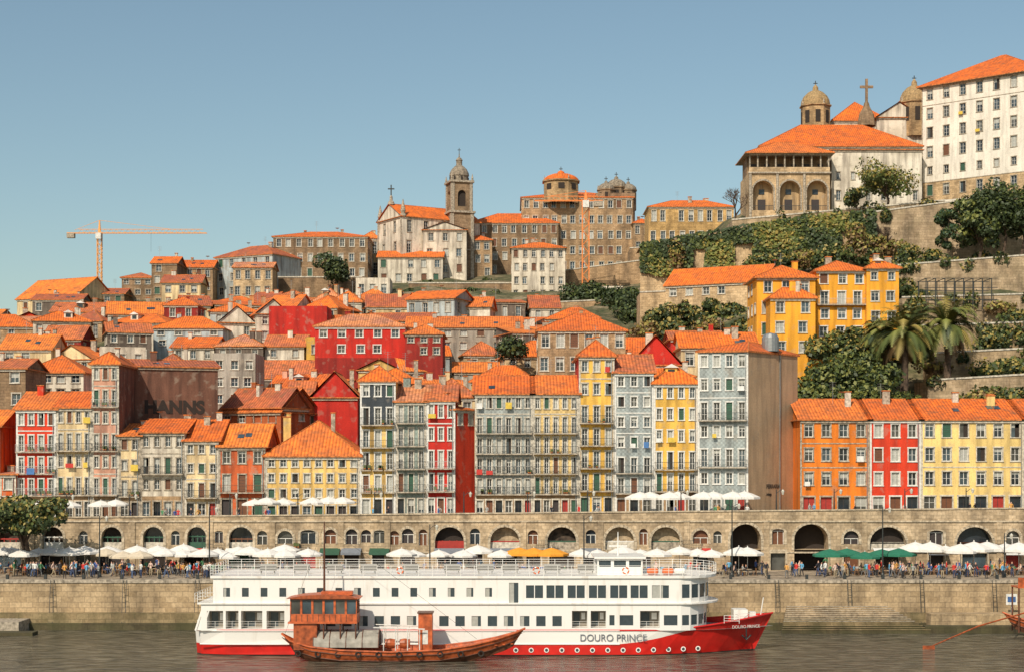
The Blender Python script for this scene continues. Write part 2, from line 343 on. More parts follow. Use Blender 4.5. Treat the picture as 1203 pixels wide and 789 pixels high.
def house(name,A,B,W,z0,z1,col,cols=3,rows='www',roof='hip',rh=2.2,side=(0,''),sideL=None,found=5.0,hi=False,trim=None,rm=None,rowcols=None,ww=None,rail=None,gh=1.0,sidecol=None,extras=True,o=0.4,margin=0.0,ret=False):
    fr=Fr(A,B); L=fr.L; g=G(name,(fr.pt(L/2,-W/2,z0))); trim=trim or random.choice([TRIM,TRIMW]); rm=rm or random.choice(ROOFS)
    if sideL is None: sideL=side
    facade(g,fr,L,z0,z1,cols,rows,col,trim,hi,rowcols,ww,rail,gh,margin)
    sc=sidecol or col; Cc=fr.pt(L,-W,0)[:2]; Dd=fr.pt(0,-W,0)[:2]
    fR=Fr(B,Cc); fB=Fr(Cc,Dd); fL=Fr(Dd,A)
    facade(g,fR,W,z0,z1,side[0],side[1],sc,trim,False); facade(g,fL,W,z0,z1,sideL[0],sideL[1],sc,trim,False)
    fq(g['walls'],fB,0,L,0,z0,z1,sc)
    if found>0:
        for f in (fr,fR,fB,fL): fq(g['walls'],f,0,f.L,0,z0-found,z0,sc)
    roofit(g,fr,L,W,z1,roof,rh,sc if roof!='gy' else col,rm,o,extras,trim)
    if ret: return g,fr
    g.done()
def HB(name,p0,p1,d,yb,ye,col,d1=None,**kw):
    d1=d1 or d; A=(X(p0,d),d); B=(X(p1,d1),d1); return house(name,A,B,kw.pop('W',9),Z(yb,d),Z(ye,d),col,**kw)
# ------------------------------------------------------------ terrain
PL=[(190,11.2),(214,11.4),(226,14.5),(245,21),(260,27),(300,39),(340,49),(380,56.5),(420,58),(520,50),(900,30),(4000,0)]
PC=[(190,11.2),(214,11.4),(226,14),(245,20),(260,26),(300,39),(340,50),(370,57),(400,64),(430,68),(520,66),(900,30),(4000,0)]
PR=[(190,12.0),(216,12.2),(228,15),(240,23),(255,32),(270,41),(285,49),(297,54),(308,59),(318,66),(335,70),(360,72),(520,70),(900,30),(4000,0)]
def pv(P,d):
    for i in range(len(P)-1):
        if d<=P[i+1][0]:
            a,b=P[i],P[i+1]; t=max(0,(d-a[0])/(b[0]-a[0])); return a[1]+(b[1]-a[1])*t
    return P[-1][1]
def sm(a,b,x): t=max(0,min(1,(x-a)/(b-a))); return t*t*(3-2*t)
def terr(x,d):
    t=T(x,d); a=sm(350,480,t); b=sm(720,880,t)
    return (pv(PL,d)*(1-a)+pv(PC,d)*a)*(1-b)+pv(PR,d)*b-5.0*(1-sm(-50,170,t))*sm(300,370,d)
def hill():
    m,nt,b=newmat('hillside_ground'); b.inputs['Roughness'].default_value=0.95
    n1=noise(nt,0.2,None,7); n2=noise(nt,1.3,None,6)
    col=ramp(nt,n1,[(0.36,(0.05,0.065,0.025)),(0.5,(0.12,0.11,0.05)),(0.6,(0.24,0.19,0.11)),(0.72,(0.33,0.26,0.17))])
    col=mixc(nt,1.0,col,ramp(nt,n2,[(0.3,g3(0.5)),(0.7,g3(1.2))]),'MULTIPLY'); nt.links.new(col,b.inputs['Base Color']); bump(nt,b,n2,0.8,0.4)
    ds=[203.2,208,214,220,226]+[226+k*4 for k in range(1,72)]+[540,600,700,900,1300,2000,4000]
    ts=[-3200,-2400,-1800,-1300,-900]+[-600+k*25 for k in range(0,97)]+[2000,2500,3200,4000,5000]
    vs=[];fs=[]
    for d in ds:
        for t in ts:
            x=X(t,d); z=terr(x,d)
            if d>228: z+=0.7*math.sin(x*0.31+d*0.17)*math.sin(d*0.23-x*0.11)
            vs.append((x,d,z))
    n=len(ts)
    for i in range(len(ds)-1):
        for j in range(n-1): fs.append((i*n+j,i*n+j+1,(i+1)*n+j+1,(i+1)*n+j))
    me=bpy.data.meshes.new('hillside_terrain'); me.from_pydata(vs,[],fs); me.materials.append(m); me.update()
    link(bpy.data.objects.new('hillside_terrain',me))
hill()
# ------------------------------------------------------------ water
def water():
    m,nt,b=newmat('river_water'); b.inputs['Roughness'].default_value=0.1; b.inputs['IOR'].default_value=1.33
    n1=noise(nt,1.0,(0.45,1.5,1),7); n2=noise(nt,1.0,(0.10,0.35,1),4); n3=noise(nt,1.0,(0.02,0.06,1),3)
    col=mixc(nt,ramp(nt,n1,[(0.42,g3(0)),(0.6,g3(1))]),(0.055,0.052,0.04,1),(0.20,0.175,0.125,1))
    col=mixc(nt,1.0,col,ramp(nt,n3,[(0.35,g3(0.8)),(0.65,g3(1.15))]),'MULTIPLY'); nt.links.new(col,b.inputs['Base Color'])
    ad=N(nt,'ShaderNodeMath',operation='ADD'); nt.links.new(n1,ad.inputs[0]); nt.links.new(n2,ad.inputs[1])
    bump(nt,b,ad.outputs[0],0.75,0.42)
    mb=MB(); mb.poly([(-900,-200,0),(900,-200,0),(900,181.5,0),(-900,181.5,0)],m); single('river_water',mb)
water()
# ------------------------------------------------------------ quay
QZ=5.5; QD=180.0
SO=stone((0.46,0.35,0.22,1),0.7,0.0,'quay_masonry'); SOM=stone((0.32,0.245,0.14,1),0.7,0.4,'mossy_masonry'); SLIME=stone((0.09,0.075,0.04,1),0.7,0.5,'algae_stone')
def quay():
    g=G('stone_quay',(0,180,0)); fr=Fr((-700,QD),(700,QD)); w=g['wall']
    fq(w,fr,0,1400,0,1.9,QZ-0.35,SO); fbox(w,fr,0,1400,-0.6,0.12,QZ-0.35,QZ+0.02,TRIM)
    fbox(w,fr,0,1400,0.0,0.9,0.8,1.9,SOM); fbox(w,fr,0,1400,0.0,1.2,-2,0.8,SLIME)
    g['paving'].poly([(-700,QD+0.6,QZ),(700,QD+0.6,QZ),(700,203.2,QZ),(-700,203.2,QZ)],PAVE)
    s=g['stairs']; u0=700+X(922,QD); u1=700+X(1040,QD); n=12
    for i in range(n):
        zt=2.6-i*0.2; nn=1.2+i*0.32; fbox(s,fr,u0-i*0.1,u1+i*0.35,nn-0.32 if i else 0.9,nn,-1,zt,SO if i<5 else (SOM if i<9 else SLIME))
        fbox(s,fr,u0-i*0.1,u1+i*0.35,nn-0.32 if i else 0.9,nn+0.06,zt,zt+0.05,TRIM if i<8 else SOM)
    fbox(s,fr,700+X(1085,QD),700+X(1330,QD),0.9,3.2,-1,2.0,SO); fbox(s,fr,700+X(1075,QD),700+X(1330,QD),3.2,4.6,-1,0.8,SLIME)
    fbox(s,fr,700+X(-60,QD),700+X(38,QD),0.9,5,-1,1.3,TRIM); fbox(s,fr,700+X(-60,QD),700+X(60,QD),5,7,-1,0.35,SLIME)
    for k in range(30):
        u=700+X(-40+k*45,QD); fbox(g['bollards'],fr,u-0.15,u+0.15,-1.3,-1.0,QZ,QZ+0.5,IRON,True)
    for k in range(14):
        u=700+X(60+k*85,QD)
        for q in (0,0.4): g['ladders'].tube([fr.pt(u+q,0.98,0.2),fr.pt(u+q,0.2,QZ)],0.035,4,IRON)
        for z in range(8): g['ladders'].tube([fr.pt(u,0.9-z*0.09,0.8+z*0.55),fr.pt(u+0.4,0.9-z*0.09,0.8+z*0.55)],0.025,4,IRON)
    g.done()
    mb=MB(); x=X(1188,178); mb.tube([(x,178,2.0),(x,178,4.2)],0.05,6,METAL); mb.box(x-0.6,x+0.6,177.85,177.93,2.9,4.1,WHITE); mb.box(x-0.45,x+0.45,177.83,177.848,3.2,3.8,plain('sign_blue',(0.05,0.12,0.3,1))); single('mooring_sign',mb)
quay()
# ------------------------------------------------------------ arcade wall
WD=195.0
def wtop(px): return 12.0+(px-75)/1125*1.1
ST=stone((0.52,0.41,0.28,1),1.0,0.0,'arcade_masonry')
def archcurve(a,b,spring,u,k=1.0):
    r=(b-a)/2; c=(a+b)/2; return spring+k*math.sqrt(max(0,r*r-(u-c)**2))
def archbay(mb,fr,u0,u1,z0,z1,a,b,sill,spring,mat,depth=1.0,back=None,ring=None,k=1.0,inner=None,n=12):
    p=fr.pt; inner=inner or mat
    if a>u0: fq(mb,fr,u0,a,0,z0,z1,mat)
    if u1>b: fq(mb,fr,b,u1,0,z0,z1,mat)
    if sill>z0+0.01: fq(mb,fr,a,b,0,z0,sill,mat); mb.poly([p(a,0,sill),p(b,0,sill),p(b,-depth,sill),p(a,-depth,sill)],inner)
    us=[(a+b)/2-(b-a)/2*math.cos(math.pi*i/n) for i in range(n+1)]; zs=[archcurve(a,b,spring,u,k) for u in us]; zs[0]=zs[-1]=spring
    for i in range(n):
        ua,ub,za,zb=us[i],us[i+1],zs[i],zs[i+1]
        mb.poly([p(ua,0,za),p(ub,0,zb),p(ub,0,z1),p(ua,0,z1)],mat)
        mb.poly([p(ua,0,za),p(ua,-depth,za),p(ub,-depth,zb),p(ub,0,zb)],inner)
        if back: mb.poly([p(ua,-depth,sill),p(ub,-depth,sill),p(ub,-depth,zb),p(ua,-depth,za)],back)
    for u in (a,b): mb.poly([p(u,0,sill),p(u,-depth,sill),p(u,-depth,spring),p(u,0,spring)],inner)
    if ring:
        c=(a+b)/2; r=(b-a)/2; rw=0.32
        for i in range(n):
            t0=math.pi*i/n; t1=math.pi*(i+1)/n-0.02
            P=lambda t,rr,nn:p(c-rr*math.cos(t),nn,spring+k*rr*math.sin(t))
            mb.poly([P(t0,r,0.07),P(t1,r,0.07),P(t1,r+rw,0.07),P(t0,r+rw,0.07)],ring); mb.poly([P(t0,r+rw,0),P(t0,r+rw,0.07),P(t1,r+rw,0.07),P(t1,r+rw,0)],ring)
            mb.poly([P(t0,r,0),P(t0,r,0.07),P(t1,r,0.07),P(t1,r,0)],ring)
        for u,uu in ((a-rw,a),(b,b+rw)): fbox(mb,fr,u,uu,0,0.07,sill,spring,ring)
def arcade():
    g=G('riverside_arcade_wall',(0,WD,QZ)); off=300; fr=Fr((-off,WD),(off,WD)); mb=g['masonry']
    u=lambda px: off+X(px,WD)
    A=[(-90,14,1),(-45,14,1),(10,14,1),(62,12,1),(98,5,0),(131,12,1),(180,12,1),(206,5,0),(231,11,1),(257,5,0),(283,14,1),(308,6,0),(335,9,0),(362,9,0),(388,7,0),(413,7,0),(430,6,0),(446,7,0),(463,6,0),(479,7,0),(497,5,0),(528,17,1),(558,6,0),(593,17,1),(626,6,0),(660,17,1),(694,6,0),(728,17,1),(756,5,0),(782,17,1),(823,9,0),(843,5,0),(876,18,2),(914,7,0),(953,20,2),(1000,9,0),(1043,21,1),(1100,8,0),(1145,21,1),(1190,8,0),(1230,14,1),(1280,14,1),(1330,14,1)]
    zs=8.0; zt=11.35
    b=[A[0][0]-25]+[(A[i][0]+A[i][1]+A[i+1][0]-A[i+1][1])/2 for i in range(len(A)-1)]+[A[-1][0]+25]
    RING=plain('voussoir_stone',(0.56,0.46,0.33,1),0.9,0,0.35); doors=[]
    for i,(c,hw,big) in enumerate(A):
        a0,a1=u(c-hw),u(c+hw); r=(a1-a0)/2
        top=10.75 if big else 10.4+U(-0.15,0.2)
        if big==2: top=11.1
        k=1.0 if r<1.9 else 0.9
        if not big and i%4==1: k=0.35
        spring=top-r*k; sill=zs if big else zs+U(0.5,0.9)
        if spring<sill+0.2: spring=sill+0.2; k=(top-spring)/r
        dep=(2.6 if big==2 else 1.1) if big else 0.4
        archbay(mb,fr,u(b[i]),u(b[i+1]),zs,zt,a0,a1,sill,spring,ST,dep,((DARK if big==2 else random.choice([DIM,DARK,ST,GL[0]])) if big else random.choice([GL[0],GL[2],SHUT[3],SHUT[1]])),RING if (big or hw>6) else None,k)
        w=g['shopfronts']
        if big==1:
            dm=random.choice([SHUT[0],SHUT[1],SHUT[2],IRON,WHITE]); n0=-0.7
            for q in range(5): uu=a0+(a1-a0)*q/4; fbox(w,fr,uu-0.05,uu+0.05,n0,n0+0.08,zs,spring+0.1,dm)
            fbox(w,fr,a0,a1,n0+0.09,n0+0.16,spring-0.1,spring+0.05,dm); fbox(w,fr,a0,a1,n0+0.09,n0+0.16,zs,zs+0.9,random.choice([dm,TRIM,TRIMW]))
        elif big==0:
            uc=(a0+a1)/2
            for q in (a0,uc-0.04,a1-0.08): fq(w,fr,q,q+0.08,-0.3,sill,spring,WHITE)
            fq(w,fr,a0,a1,-0.295,spring-0.05,spring+0.03,WHITE)
        if big==2: doors.append((a0,a1,QZ,zs,2))
        else:
            ww=0.9 if hw<10 else 1.5; uc=(a0+a1)/2; doors.append((uc-ww,uc+ww,QZ+0.02,QZ+2.3,1))
    dd=[]
    for d in doors:
        if not dd or d[0]>dd[-1][1]+0.3: dd.append(d)
    wall(mb,fr,u(A[-1][0]+25),QZ,zs,[d[:4] for d in dd],ST,u00=u(A[0][0]-25))
    for d in dd:
        dep=2.6 if d[4]==2 else 0.5
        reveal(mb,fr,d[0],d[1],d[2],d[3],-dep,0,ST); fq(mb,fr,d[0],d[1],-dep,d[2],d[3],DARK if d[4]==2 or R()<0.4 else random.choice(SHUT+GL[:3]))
        if d[4]==1:
            fbox(mb,fr,d[0]-0.2,d[0],0,0.06,QZ,d[3],RING); fbox(mb,fr,d[1],d[1]+0.2,0,0.06,QZ,d[3],RING); fbox(mb,fr,d[0]-0.2,d[1]+0.2,0,0.07,d[3],d[3]+0.25,RING)
            if R()<0.35:
                cm=random.choice([CLOTH[0],CLOTH[2],CLOTH[4],SHUT[0]]); p=fr.pt
                g['awnings'].poly([p(d[0]-0.3,0.02,d[3]+0.4),p(d[1]+0.3,0.02,d[3]+0.4),p(d[1]+0.3,1.3,d[3]-0.1),p(d[0]-0.3,1.3,d[3]-0.1)],cm)
                g['awnings'].poly([p(d[0]-0.3,1.3,d[3]-0.1),p(d[1]+0.3,1.3,d[3]-0.1),p(d[1]+0.3,1.3,d[3]-0.35),p(d[0]-0.3,1.3,d[3]-0.35)],cm)
    ua,ub=u(A[0][0]-25),u(A[-1][0]+25); p=fr.pt
    fbox(mb,fr,ua,ub,0,0.16,zt,zt+0.2,RING); fbox(mb,fr,ua,ub,0,0.08,7.6,7.78,RING)
    m=40
    for i in range(m):
        pa=-115+i*(1470/m); pb=pa+1470/m; a,bb=u(pa),u(pb); za,zb=wtop(pa),wtop(pb)
        mb.poly([p(a,0.03,zt+0.2),p(bb,0.03,zt+0.2),p(bb,0.03,zb-0.15),p(a,0.03,za-0.15)],ST)
        mb.poly([p(a,0.15,za-0.15),p(bb,0.15,zb-0.15),p(bb,0.15,zb),p(a,0.15,za)],RING); mb.poly([p(a,0.15,za),p(bb,0.15,zb),p(bb,-0.4,zb),p(a,-0.4,za)],RING)
        mb.poly([p(a,0.15,za-0.15),p(bb,0.15,zb-0.15),p(bb,0.03,zb-0.15),p(a,0.03,za-0.15)],RING)
        mb.poly([p(a,-0.4,za),p(bb,-0.4,zb),p(bb,-0.4,zb-1.2),p(a,-0.4,za-1.2)],ST)
    for i,bb in enumerate(b):
        if i%3==0: fbox(mb,fr,u(bb)-0.35,u(bb)+0.35,0,0.12,QZ,zt-0.002,ST)
    for px in (250,352,640,812,1075,1170): balcony(g,fr,u(px)-1.2,u(px)+1.2,8.2,IRON,0.6)
    g['upper_street'].poly([(X(-115,WD),WD+0.4,10.9),(X(1355,WD),WD+0.4,12.0),(X(1355,WD),206,12.0),(X(-115,WD),206,10.9)],PAVE)
    g.done()
arcade()
def sz(px): return 10.9+(px+115)/1470*1.1
# ------------------------------------------------------------ riverfront houses
RD=204.0
def RF(name,p0,p1,ye,col,cols,rows,d=RD,**kw):
    kw.setdefault('hi',True); kw.setdefault('W',11); kw.setdefault('found',0.5); kw.setdefault('gh',1.15)
    A=(X(p0,d),d); B=(X(p1-0.15,d),d); W=kw.pop('W')
    return house(name,A,B,W,sz((p0+p1)/2)+0.02,Z(ye,d),col,cols=cols,rows=rows,**kw)
cream=plaster(C(236,212,166)); white=plaster(C(232,224,208)); yel=plaster(C(242,194,90),0.7); yel2=plaster(C(242,204,124)); pink=plaster(C(228,172,148))
red=plaster(C(200,42,28),0.55); red2=plaster(C(220,64,32),0.55); oran=plaster(C(240,134,38),0.55); grey=plaster(C(176,170,160),0.9); greyb=plaster(C(168,180,182),0.7,True)
blue=plaster(C(172,182,182),0.7,True); mint=plaster(C(152,170,164),0.7,True); brown=plaster(C(124,86,70),0.8); tan=plaster(C(190,162,130),0.45); slate=plaster(C(66,74,82),0.5)
yelo=plaster(C(248,176,52),0.5); pale=plaster(C(246,216,140),0.6); granite=stone(C(176,148,116),1.0); graniteD=stone(C(148,124,98),1.0); graniteW=stone(C(206,180,144),1.0)
burg=plaster(C(150,38,28),0.6); greydk=plaster(C(120,108,98),0.9)
RF('orange_townhouse',-60,0,500,plaster(C(235,120,45)),3,'dwww',roof='gx')
RF('low_orange_house',0,19,556,plaster(C(226,104,40)),1,'dw',W=6,d=203.5,roof='shed',rh=0.6)
RF('red_townhouse',19,66,480,red2,4,'dbbbw',rowcols={0:granite},roof='gx',rh=2.4,trim=WHITE,rail=IRONW,rm=ROOFS[4])
RF('cream_townhouse',66,108,478,cream,4,'dbwBw',rowcols={0:granite},roof='gx',rh=2.2,rm=ROOFS[1])
RF('pink_townhouse',108,140,427,pink,3,'dBwbwbw',rowcols={0:granite},roof='hip',rh=1.6,W=9,sidecol=brown)
RF('narrow_white_townhouse',140,165,511,cream,2,'dbww',rowcols={0:granite},roof='gx',rh=1.6)
RF('stone_townhouse',165,217,507,white,4,'dwBw',rowcols={0:granite},roof='gx',rh=1.8,trim=TRIM,W=12)
RF('yellow_cream_townhouse',217,257,517,cream,3,'dBww',roof='gx',rh=2.8,W=12,rm=ROOFS[6])
RF('red_loggia_townhouse',257,312,524,plaster(C(216,106,58)),3,'dBw',roof='gx',rh=3.0,W=11,rail=SHUT[1])
RF('long_yellow_house',312,423,535,yel2,8,'dwww',roof='hip',rh=4.6,W=14,rail=IRON,trim=TRIMW,rm=ROOFS[4])
RF('slate_top_townhouse',423,465,447,yel2,3,'dbbBBw',rowcols={5:slate,4:slate},roof='hip',rh=2.0,trim=WHITE)
RF('mint_tiled_townhouse',465,501,471,mint,3,'dBBBB',roof='gx',rh=2.4,trim=TRIMW)
RF('red_tiled_townhouse',501,535,470,red,3,'dBBww',roof='gx',rh=2.4,trim=WHITE,rail=IRONW,sidecol=red2,W=12)
def angled(name,p0,d0,p1,d1,W,ye,col,**kw):
    A=(X(p0,d0),d0); B=(X(p1,d1),d1); return house(name,A,B,W,sz(p0)+0.02,Z(ye,d0),col,**kw)
angled('orange_side_house',535.3,204.1,557.5,207.5,6,480,red2,cols=2,rows='....w',roof='shed',rh=1.2,found=0.5,hi=False)
RF('blue_tiled_townhouse',558,626,462,blue,6,'dbbBBw',rowcols={0:granite},roof='gx',rh=2.6,trim=TRIMW,W=12,rm=ROOFS[1])
RF('cream_tiled_townhouse',626,680,462,plaster(C(236,206,140),0.7,True),5,'dbBBBw',roof='gx',rh=2.6,trim=TRIMW,rowcols={0:granite},W=12,rm=ROOFS[4])
RF('tall_yellow_townhouse',680,722,418,yel,3,'dBBBBww',roof='hip',rh=2.2,rail=IRON,sidecol=red,W=12)
RF('pale_blue_tiled_townhouse',722,768,437,greyb,3,'dBBwwww',roof='gx',rh=2.6,trim=WHITE,rowcols={0:granite},rm=ROOFS[5])
RF('yellow_townhouse',768,820,450,yel,4,'dBBwww',roof='hip',rh=2.6,trim=WHITE,rowcols={0:granite},rm=ROOFS[0])
def text(body,size,loc,rot,mat,name,parent=None,off=0.0):
    cu=bpy.data.curves.new(name,'FONT'); cu.body=body; cu.size=size; cu.extrude=0.01; cu.offset=off; cu.materials.append(mat)
    o=link(bpy.data.objects.new(name,cu)); o.location=loc; o.rotation_euler=rot
    if parent: o.parent=parent
    return o
A=(X(820,203.5),203.5); B=(X(879,202),202); Cc=(X(937,211),211)
fr=Fr(A,B); fR=Fr(B,Cc); zb,zt=sz(850),Z(412,203); Dd=(A[0]+Cc[0]-B[0],A[1]+Cc[1]-B[1]); g=G('grey_tiled_corner_house',(fr.P[0],fr.P[1],zb))
facade(g,fr,fr.L,zb,zt,4,'dwBwBww',greyb,WHITE,True,gh=1.1,rail=IRON)
facade(g,fR,fR.L,zb,zt,0,'',tan,TRIM); f2=Fr(Dd,A); fq(g['walls'],f2,0,f2.L,0,zb,zt,tan); f3=Fr(Cc,Dd); fq(g['walls'],f3,0,f3.L,0,zb,zt,tan)
def quadroof(g,q,z,rh,rm,o=0.4):
    c=Vector((sum(a[0] for a in q)/4,sum(a[1] for a in q)/4)); q2=[]
    for a in q: v=Vector(a)-c; v=v*(1+o/v.length); q2.append((c.x+v.x,c.y+v.y,z))
    ap=(c.x,c.y,z+rh)
    for i in range(4):
        a,b=q2[i],q2[(i+1)%4]; g['roof'].slope([a,b,ap],rm); g['roof'].poly([(a[0],a[1],z-0.2),(b[0],b[1],z-0.2),b,a],CAP); g['roof'].tube([a,ap],0.12,4,CAP)
    g['roof'].poly([(a[0],a[1],z-0.2) for a in q2[::-1]],TRIM)
quadroof(g,[A,B,Cc,Dd],zt,1.5,ROOFS[1])
g['water_tank'].rev((X(905,207),207,zt+0.2),[(1.1,0),(1.1,1.7),(0.8,2.2),(0,2.4)],16,METAL)
fbox(g['pipes'],fR,fR.L*0.62,fR.L*0.62+0.12,0.02,0.14,zb,zt-0.2,METAL)
e=g.done()
for body,dz,s in (('FERRARIA',3.6,0.75),('Adega',2.7,0.5)):
    q=fR.pt(4.2,0.03,zb+dz); text(body,s,q,(math.pi/2,0,math.atan2(fR.u[1],fR.u[0])),DARK,'wall_lettering',off=0.01)
RF('orange_yellow_townhouse',940,1022,492,oran,4,'dwww',d=205,roof='gx',rh=2.8,trim=TRIM,W=13,gh=1.0,rm=ROOFS[4])
RF('red_fronted_townhouse',1022,1082,492,red2,3,'dwww',d=205,roof='gx',rh=2.8,trim=WHITE,W=13,gh=1.0,rm=ROOFS[1])
RF('pale_yellow_townhouse',1082,1203,492,pale,6,'dwww',d=205,roof='gx',rh=2.8,trim=TRIMW,W=13,gh=1.0,rm=ROOFS[6])
RF('yellow_end_townhouse',1203,1330,492,yel,6,'dwww',d=205,roof='gx',rh=2.8,trim=TRIMW,W=13,gh=1.0)
wg,wf=HB('brown_gabled_warehouse',140,256,212,560,429,brown,d1=216,W=12,cols=0,rows='',roof='gx',rh=1.2,rm=ROOFS[3],found=6,ret=True); wg.done()
text('HANNS',2.3,wf.pt(3.2,0.04,Z(484,212)),(math.pi/2,0,math.atan2(wf.u[1],wf.u[0])),DARK,'wall_graffiti',off=0.12)
# ------------------------------------------------------------ hand placed hillside buildings
L_=lambda *a,**k: HB(*a,**k)
L_('brick_house',258,330,222,520,484,plaster(C(184,98,54),0.8),d1=218,W=10,cols=4,rows='ww',roof='gx',rh=3.4,side=(3,'ww'),rm=ROOFS[4])
L_('brick_gable_house',330,362,218,500,478,plaster(C(180,94,52),0.8),d1=224,cols=2,rows='w',roof='gy',rh=2.8,W=9)
L_('red_gable_house',366,420,226,500,466,red,cols=2,rows='..',roof='gy',rh=3.6,W=10,rm=ROOFS[2])
L_('yellow_wall_house',338,365,228,500,470,yel,cols=2,rows='w',roof='gx',rh=3,W=9)
L_('white_tiled_house',424,500,228,500,453,white,cols=5,rows='ww',roof='hip',rh=2.8,W=10,rm=ROOFS[0])
L_('cream_roof_house',500,560,226,520,466,cream,cols=3,rows='ww',roof='hip',rh=2.8,W=10)
L_('red_house',740,800,222,470,428,red,cols=3,rows='.',roof='gy',rh=4.0,W=10,rm=ROOFS[0])
L_('white_roof_house',738,815,219,470,442,cream,cols=4,rows='w',roof='hip',rh=2.0,W=9)
L_('stone_hip_roof_house',632,735,250,470,388,granite,cols=6,rows='www',roof='hip',rh=3.2,W=12,rm=ROOFS[1],side=(4,'www'))
L_('red_painted_house',370,476,268,420,383,red,cols=5,rows='ww',roof='hip',rh=2.4,W=10,sidecol=burg,side=(4,'ww'),trim=WHITE)
L_('dark_red_house',476,520,266,420,392,burg,cols=3,rows='ww',roof='hip',rh=1.8,W=10)
L_('red_wall_house',316,384,292,400,364,red,cols=3,rows='..',roof='flat',rh=1,W=8,rm=PAVE)
L_('grey_long_house',478,612,285,430,384,grey,cols=7,rows='www',roof='gx',rh=2.2,W=9)
L_('white_house',28,98,240,470,437,white,cols=4,rows='ww',roof='hip',rh=2.8,W=10)
L_('cream_house',0,60,262,430,410,cream,cols=3,rows='w',roof='gx',rh=2.8,W=10)
L_('stone_side_house',-20,30,226,560,432,graniteD,cols=2,rows='wwwww',roof='gx',rh=1.6,W=10)
L_('grey_stone_house',250,300,245,480,420,grey,cols=3,rows='www',roof='flat',W=9,rm=PAVE)
L_('pale_blue_house',180,262,290,410,385,plaster(C(190,205,212)),cols=4,rows='ww',roof='hip',rh=2.4,W=9)
L_('stone_house',60,125,320,395,366,graniteD,cols=4,rows='w',roof='gx',rh=2.2,W=9)
L_('orange_gable_house',20,88,372,392,352,cream,d1=364,cols=3,rows='ww',roof='gx',rh=5.0,W=14,rm=ROOFS[2],extras=False)
L_('dark_stone_house',38,96,350,388,352,greydk,cols=4,rows='ww',roof='gx',rh=1.6,W=8,rm=ROOFS[3])
L_('dark_stone_house',92,146,372,372,345,graniteD,cols=4,rows='ww',roof='gx',rh=1.6,W=8,rm=ROOFS[3])
L_('stone_townhouse',143,180,378,362,326,graniteD,cols=3,rows='www',roof='hip',rh=1.5,W=9,rm=ROOFS[5])
L_('tall_stone_house',178,208,375,362,309,graniteD,cols=2,rows='wwww',roof='gx',rh=2.0,W=9,rm=ROOFS[0])
L_('stone_townhouse',206,250,384,360,314,granite,cols=4,rows='www',roof='gx',rh=2.2,W=9)
L_('small_stone_house',190,236,368,366,332,cream,cols=3,rows='ww',roof='gx',rh=2.2,W=8)
L_('pale_blue_house',253,320,390,352,303,plaster(C(188,200,204)),d1=382,cols=5,rows='www',roof='hip',rh=3.0,W=12,sideL=(3,'www'))
L_('stone_terrace_house',274,320,374,352,314,graniteW,cols=4,rows='ww',roof='gx',rh=1.6,W=8)
L_('large_granite_mansion',321,432,392,330,278,graniteD,cols=9,rows='www',roof='hip',rh=2.2,W=16,rm=ROOFS[6],side=(5,'www'),trim=TRIMW,ww=1.1)
L_('orange_roof_house',425,445,410,330,280,cream,cols=2,rows='ww',roof='hip',rh=2,W=10)
L_('white_block_house',418,458,370,352,330,white,cols=3,rows='w',roof='flat',W=8,rm=PAVE)
L_('white_parish_house',444,520,392,335,302,white,cols=5,rows='ww',roof='gx',rh=2.0,W=9,trim=TRIM)
L_('white_parish_house',497,548,396,325,270,white,cols=3,rows='www',roof='gy',rh=2.0,W=10,trim=TRIM)
L_('stone_convent_wing',552,656,412,325,262,graniteD,cols=9,rows='wwww',roof='hip',rh=3.4,W=14,rm=ROOFS[6],trim=TRIMW)
L_('stone_convent_house',543,578,402,328,282,granite,cols=3,rows='www',roof='hip',rh=1.8,W=9)
L_('white_apartment_house',601,664,372,354,291,white,cols=6,rows='wwww',roof='hip',rh=1.8,W=10,trim=TRIM,ww=0.9)
L_('grand_granite_college',613,744,415,322,232,granite,cols=12,rows='wwwww',roof='hip',rh=3.0,W=22,rm=ROOFS[6],trim=TRIMW,ww=1.2,side=(6,'wwwww'),extras=False)
L_('granite_wing',744,765,412,300,262,granite,cols=2,rows='ww',roof='hip',rh=1.4,W=10)
L_('long_yellow_stone_house',762,862,385,292,243,stone(C(214,178,120),1.0),cols=9,rows='ww',roof='hip',rh=2.4,W=12,rm=ROOFS[0])
L_('orange_roof_cottage',782,898,284,354,336,graniteW,d1=276,cols=6,rows='w',roof='gx',rh=3.4,W=10,rm=ROOFS[0],extras=False,found=3)
L_('yellow_villa',889,958,252,425,326,yelo,cols=3,rows='wwww',roof='hip',rh=2.4,W=10,trim=TRIMW,sideL=(3,'wwww'),o=0.6,rm=ROOFS[0])
L_('yellow_villa_wing',905,958,247,420,350,yelo,cols=2,rows='www',roof='hip',rh=1.8,W=4.4,trim=TRIMW,rm=ROOFS[0])
L_('yellow_balcony_house',959,1018,254,400,318,yelo,cols=3,rows='wwBw',roof='hip',rh=2.0,W=9,trim=WHITE,o=0.6,rail=IRONW,rm=ROOFS[0])
L_('yellow_tower_house',1018,1056,253,385,315,yelo,cols=2,rows='wws',roof='hip',rh=1.6,W=9,trim=TRIMW,o=0.5,rm=ROOFS[0])
L_('orange_roofed_shed',800,890,236,470,408,cream,cols=4,rows='ww',roof='gx',rh=2.6,W=10,rm=ROOFS[0])
L_('red_wall_shed',788,850,244,430,398,red,cols=0,rows='',roof='gx',rh=1.6,W=10)
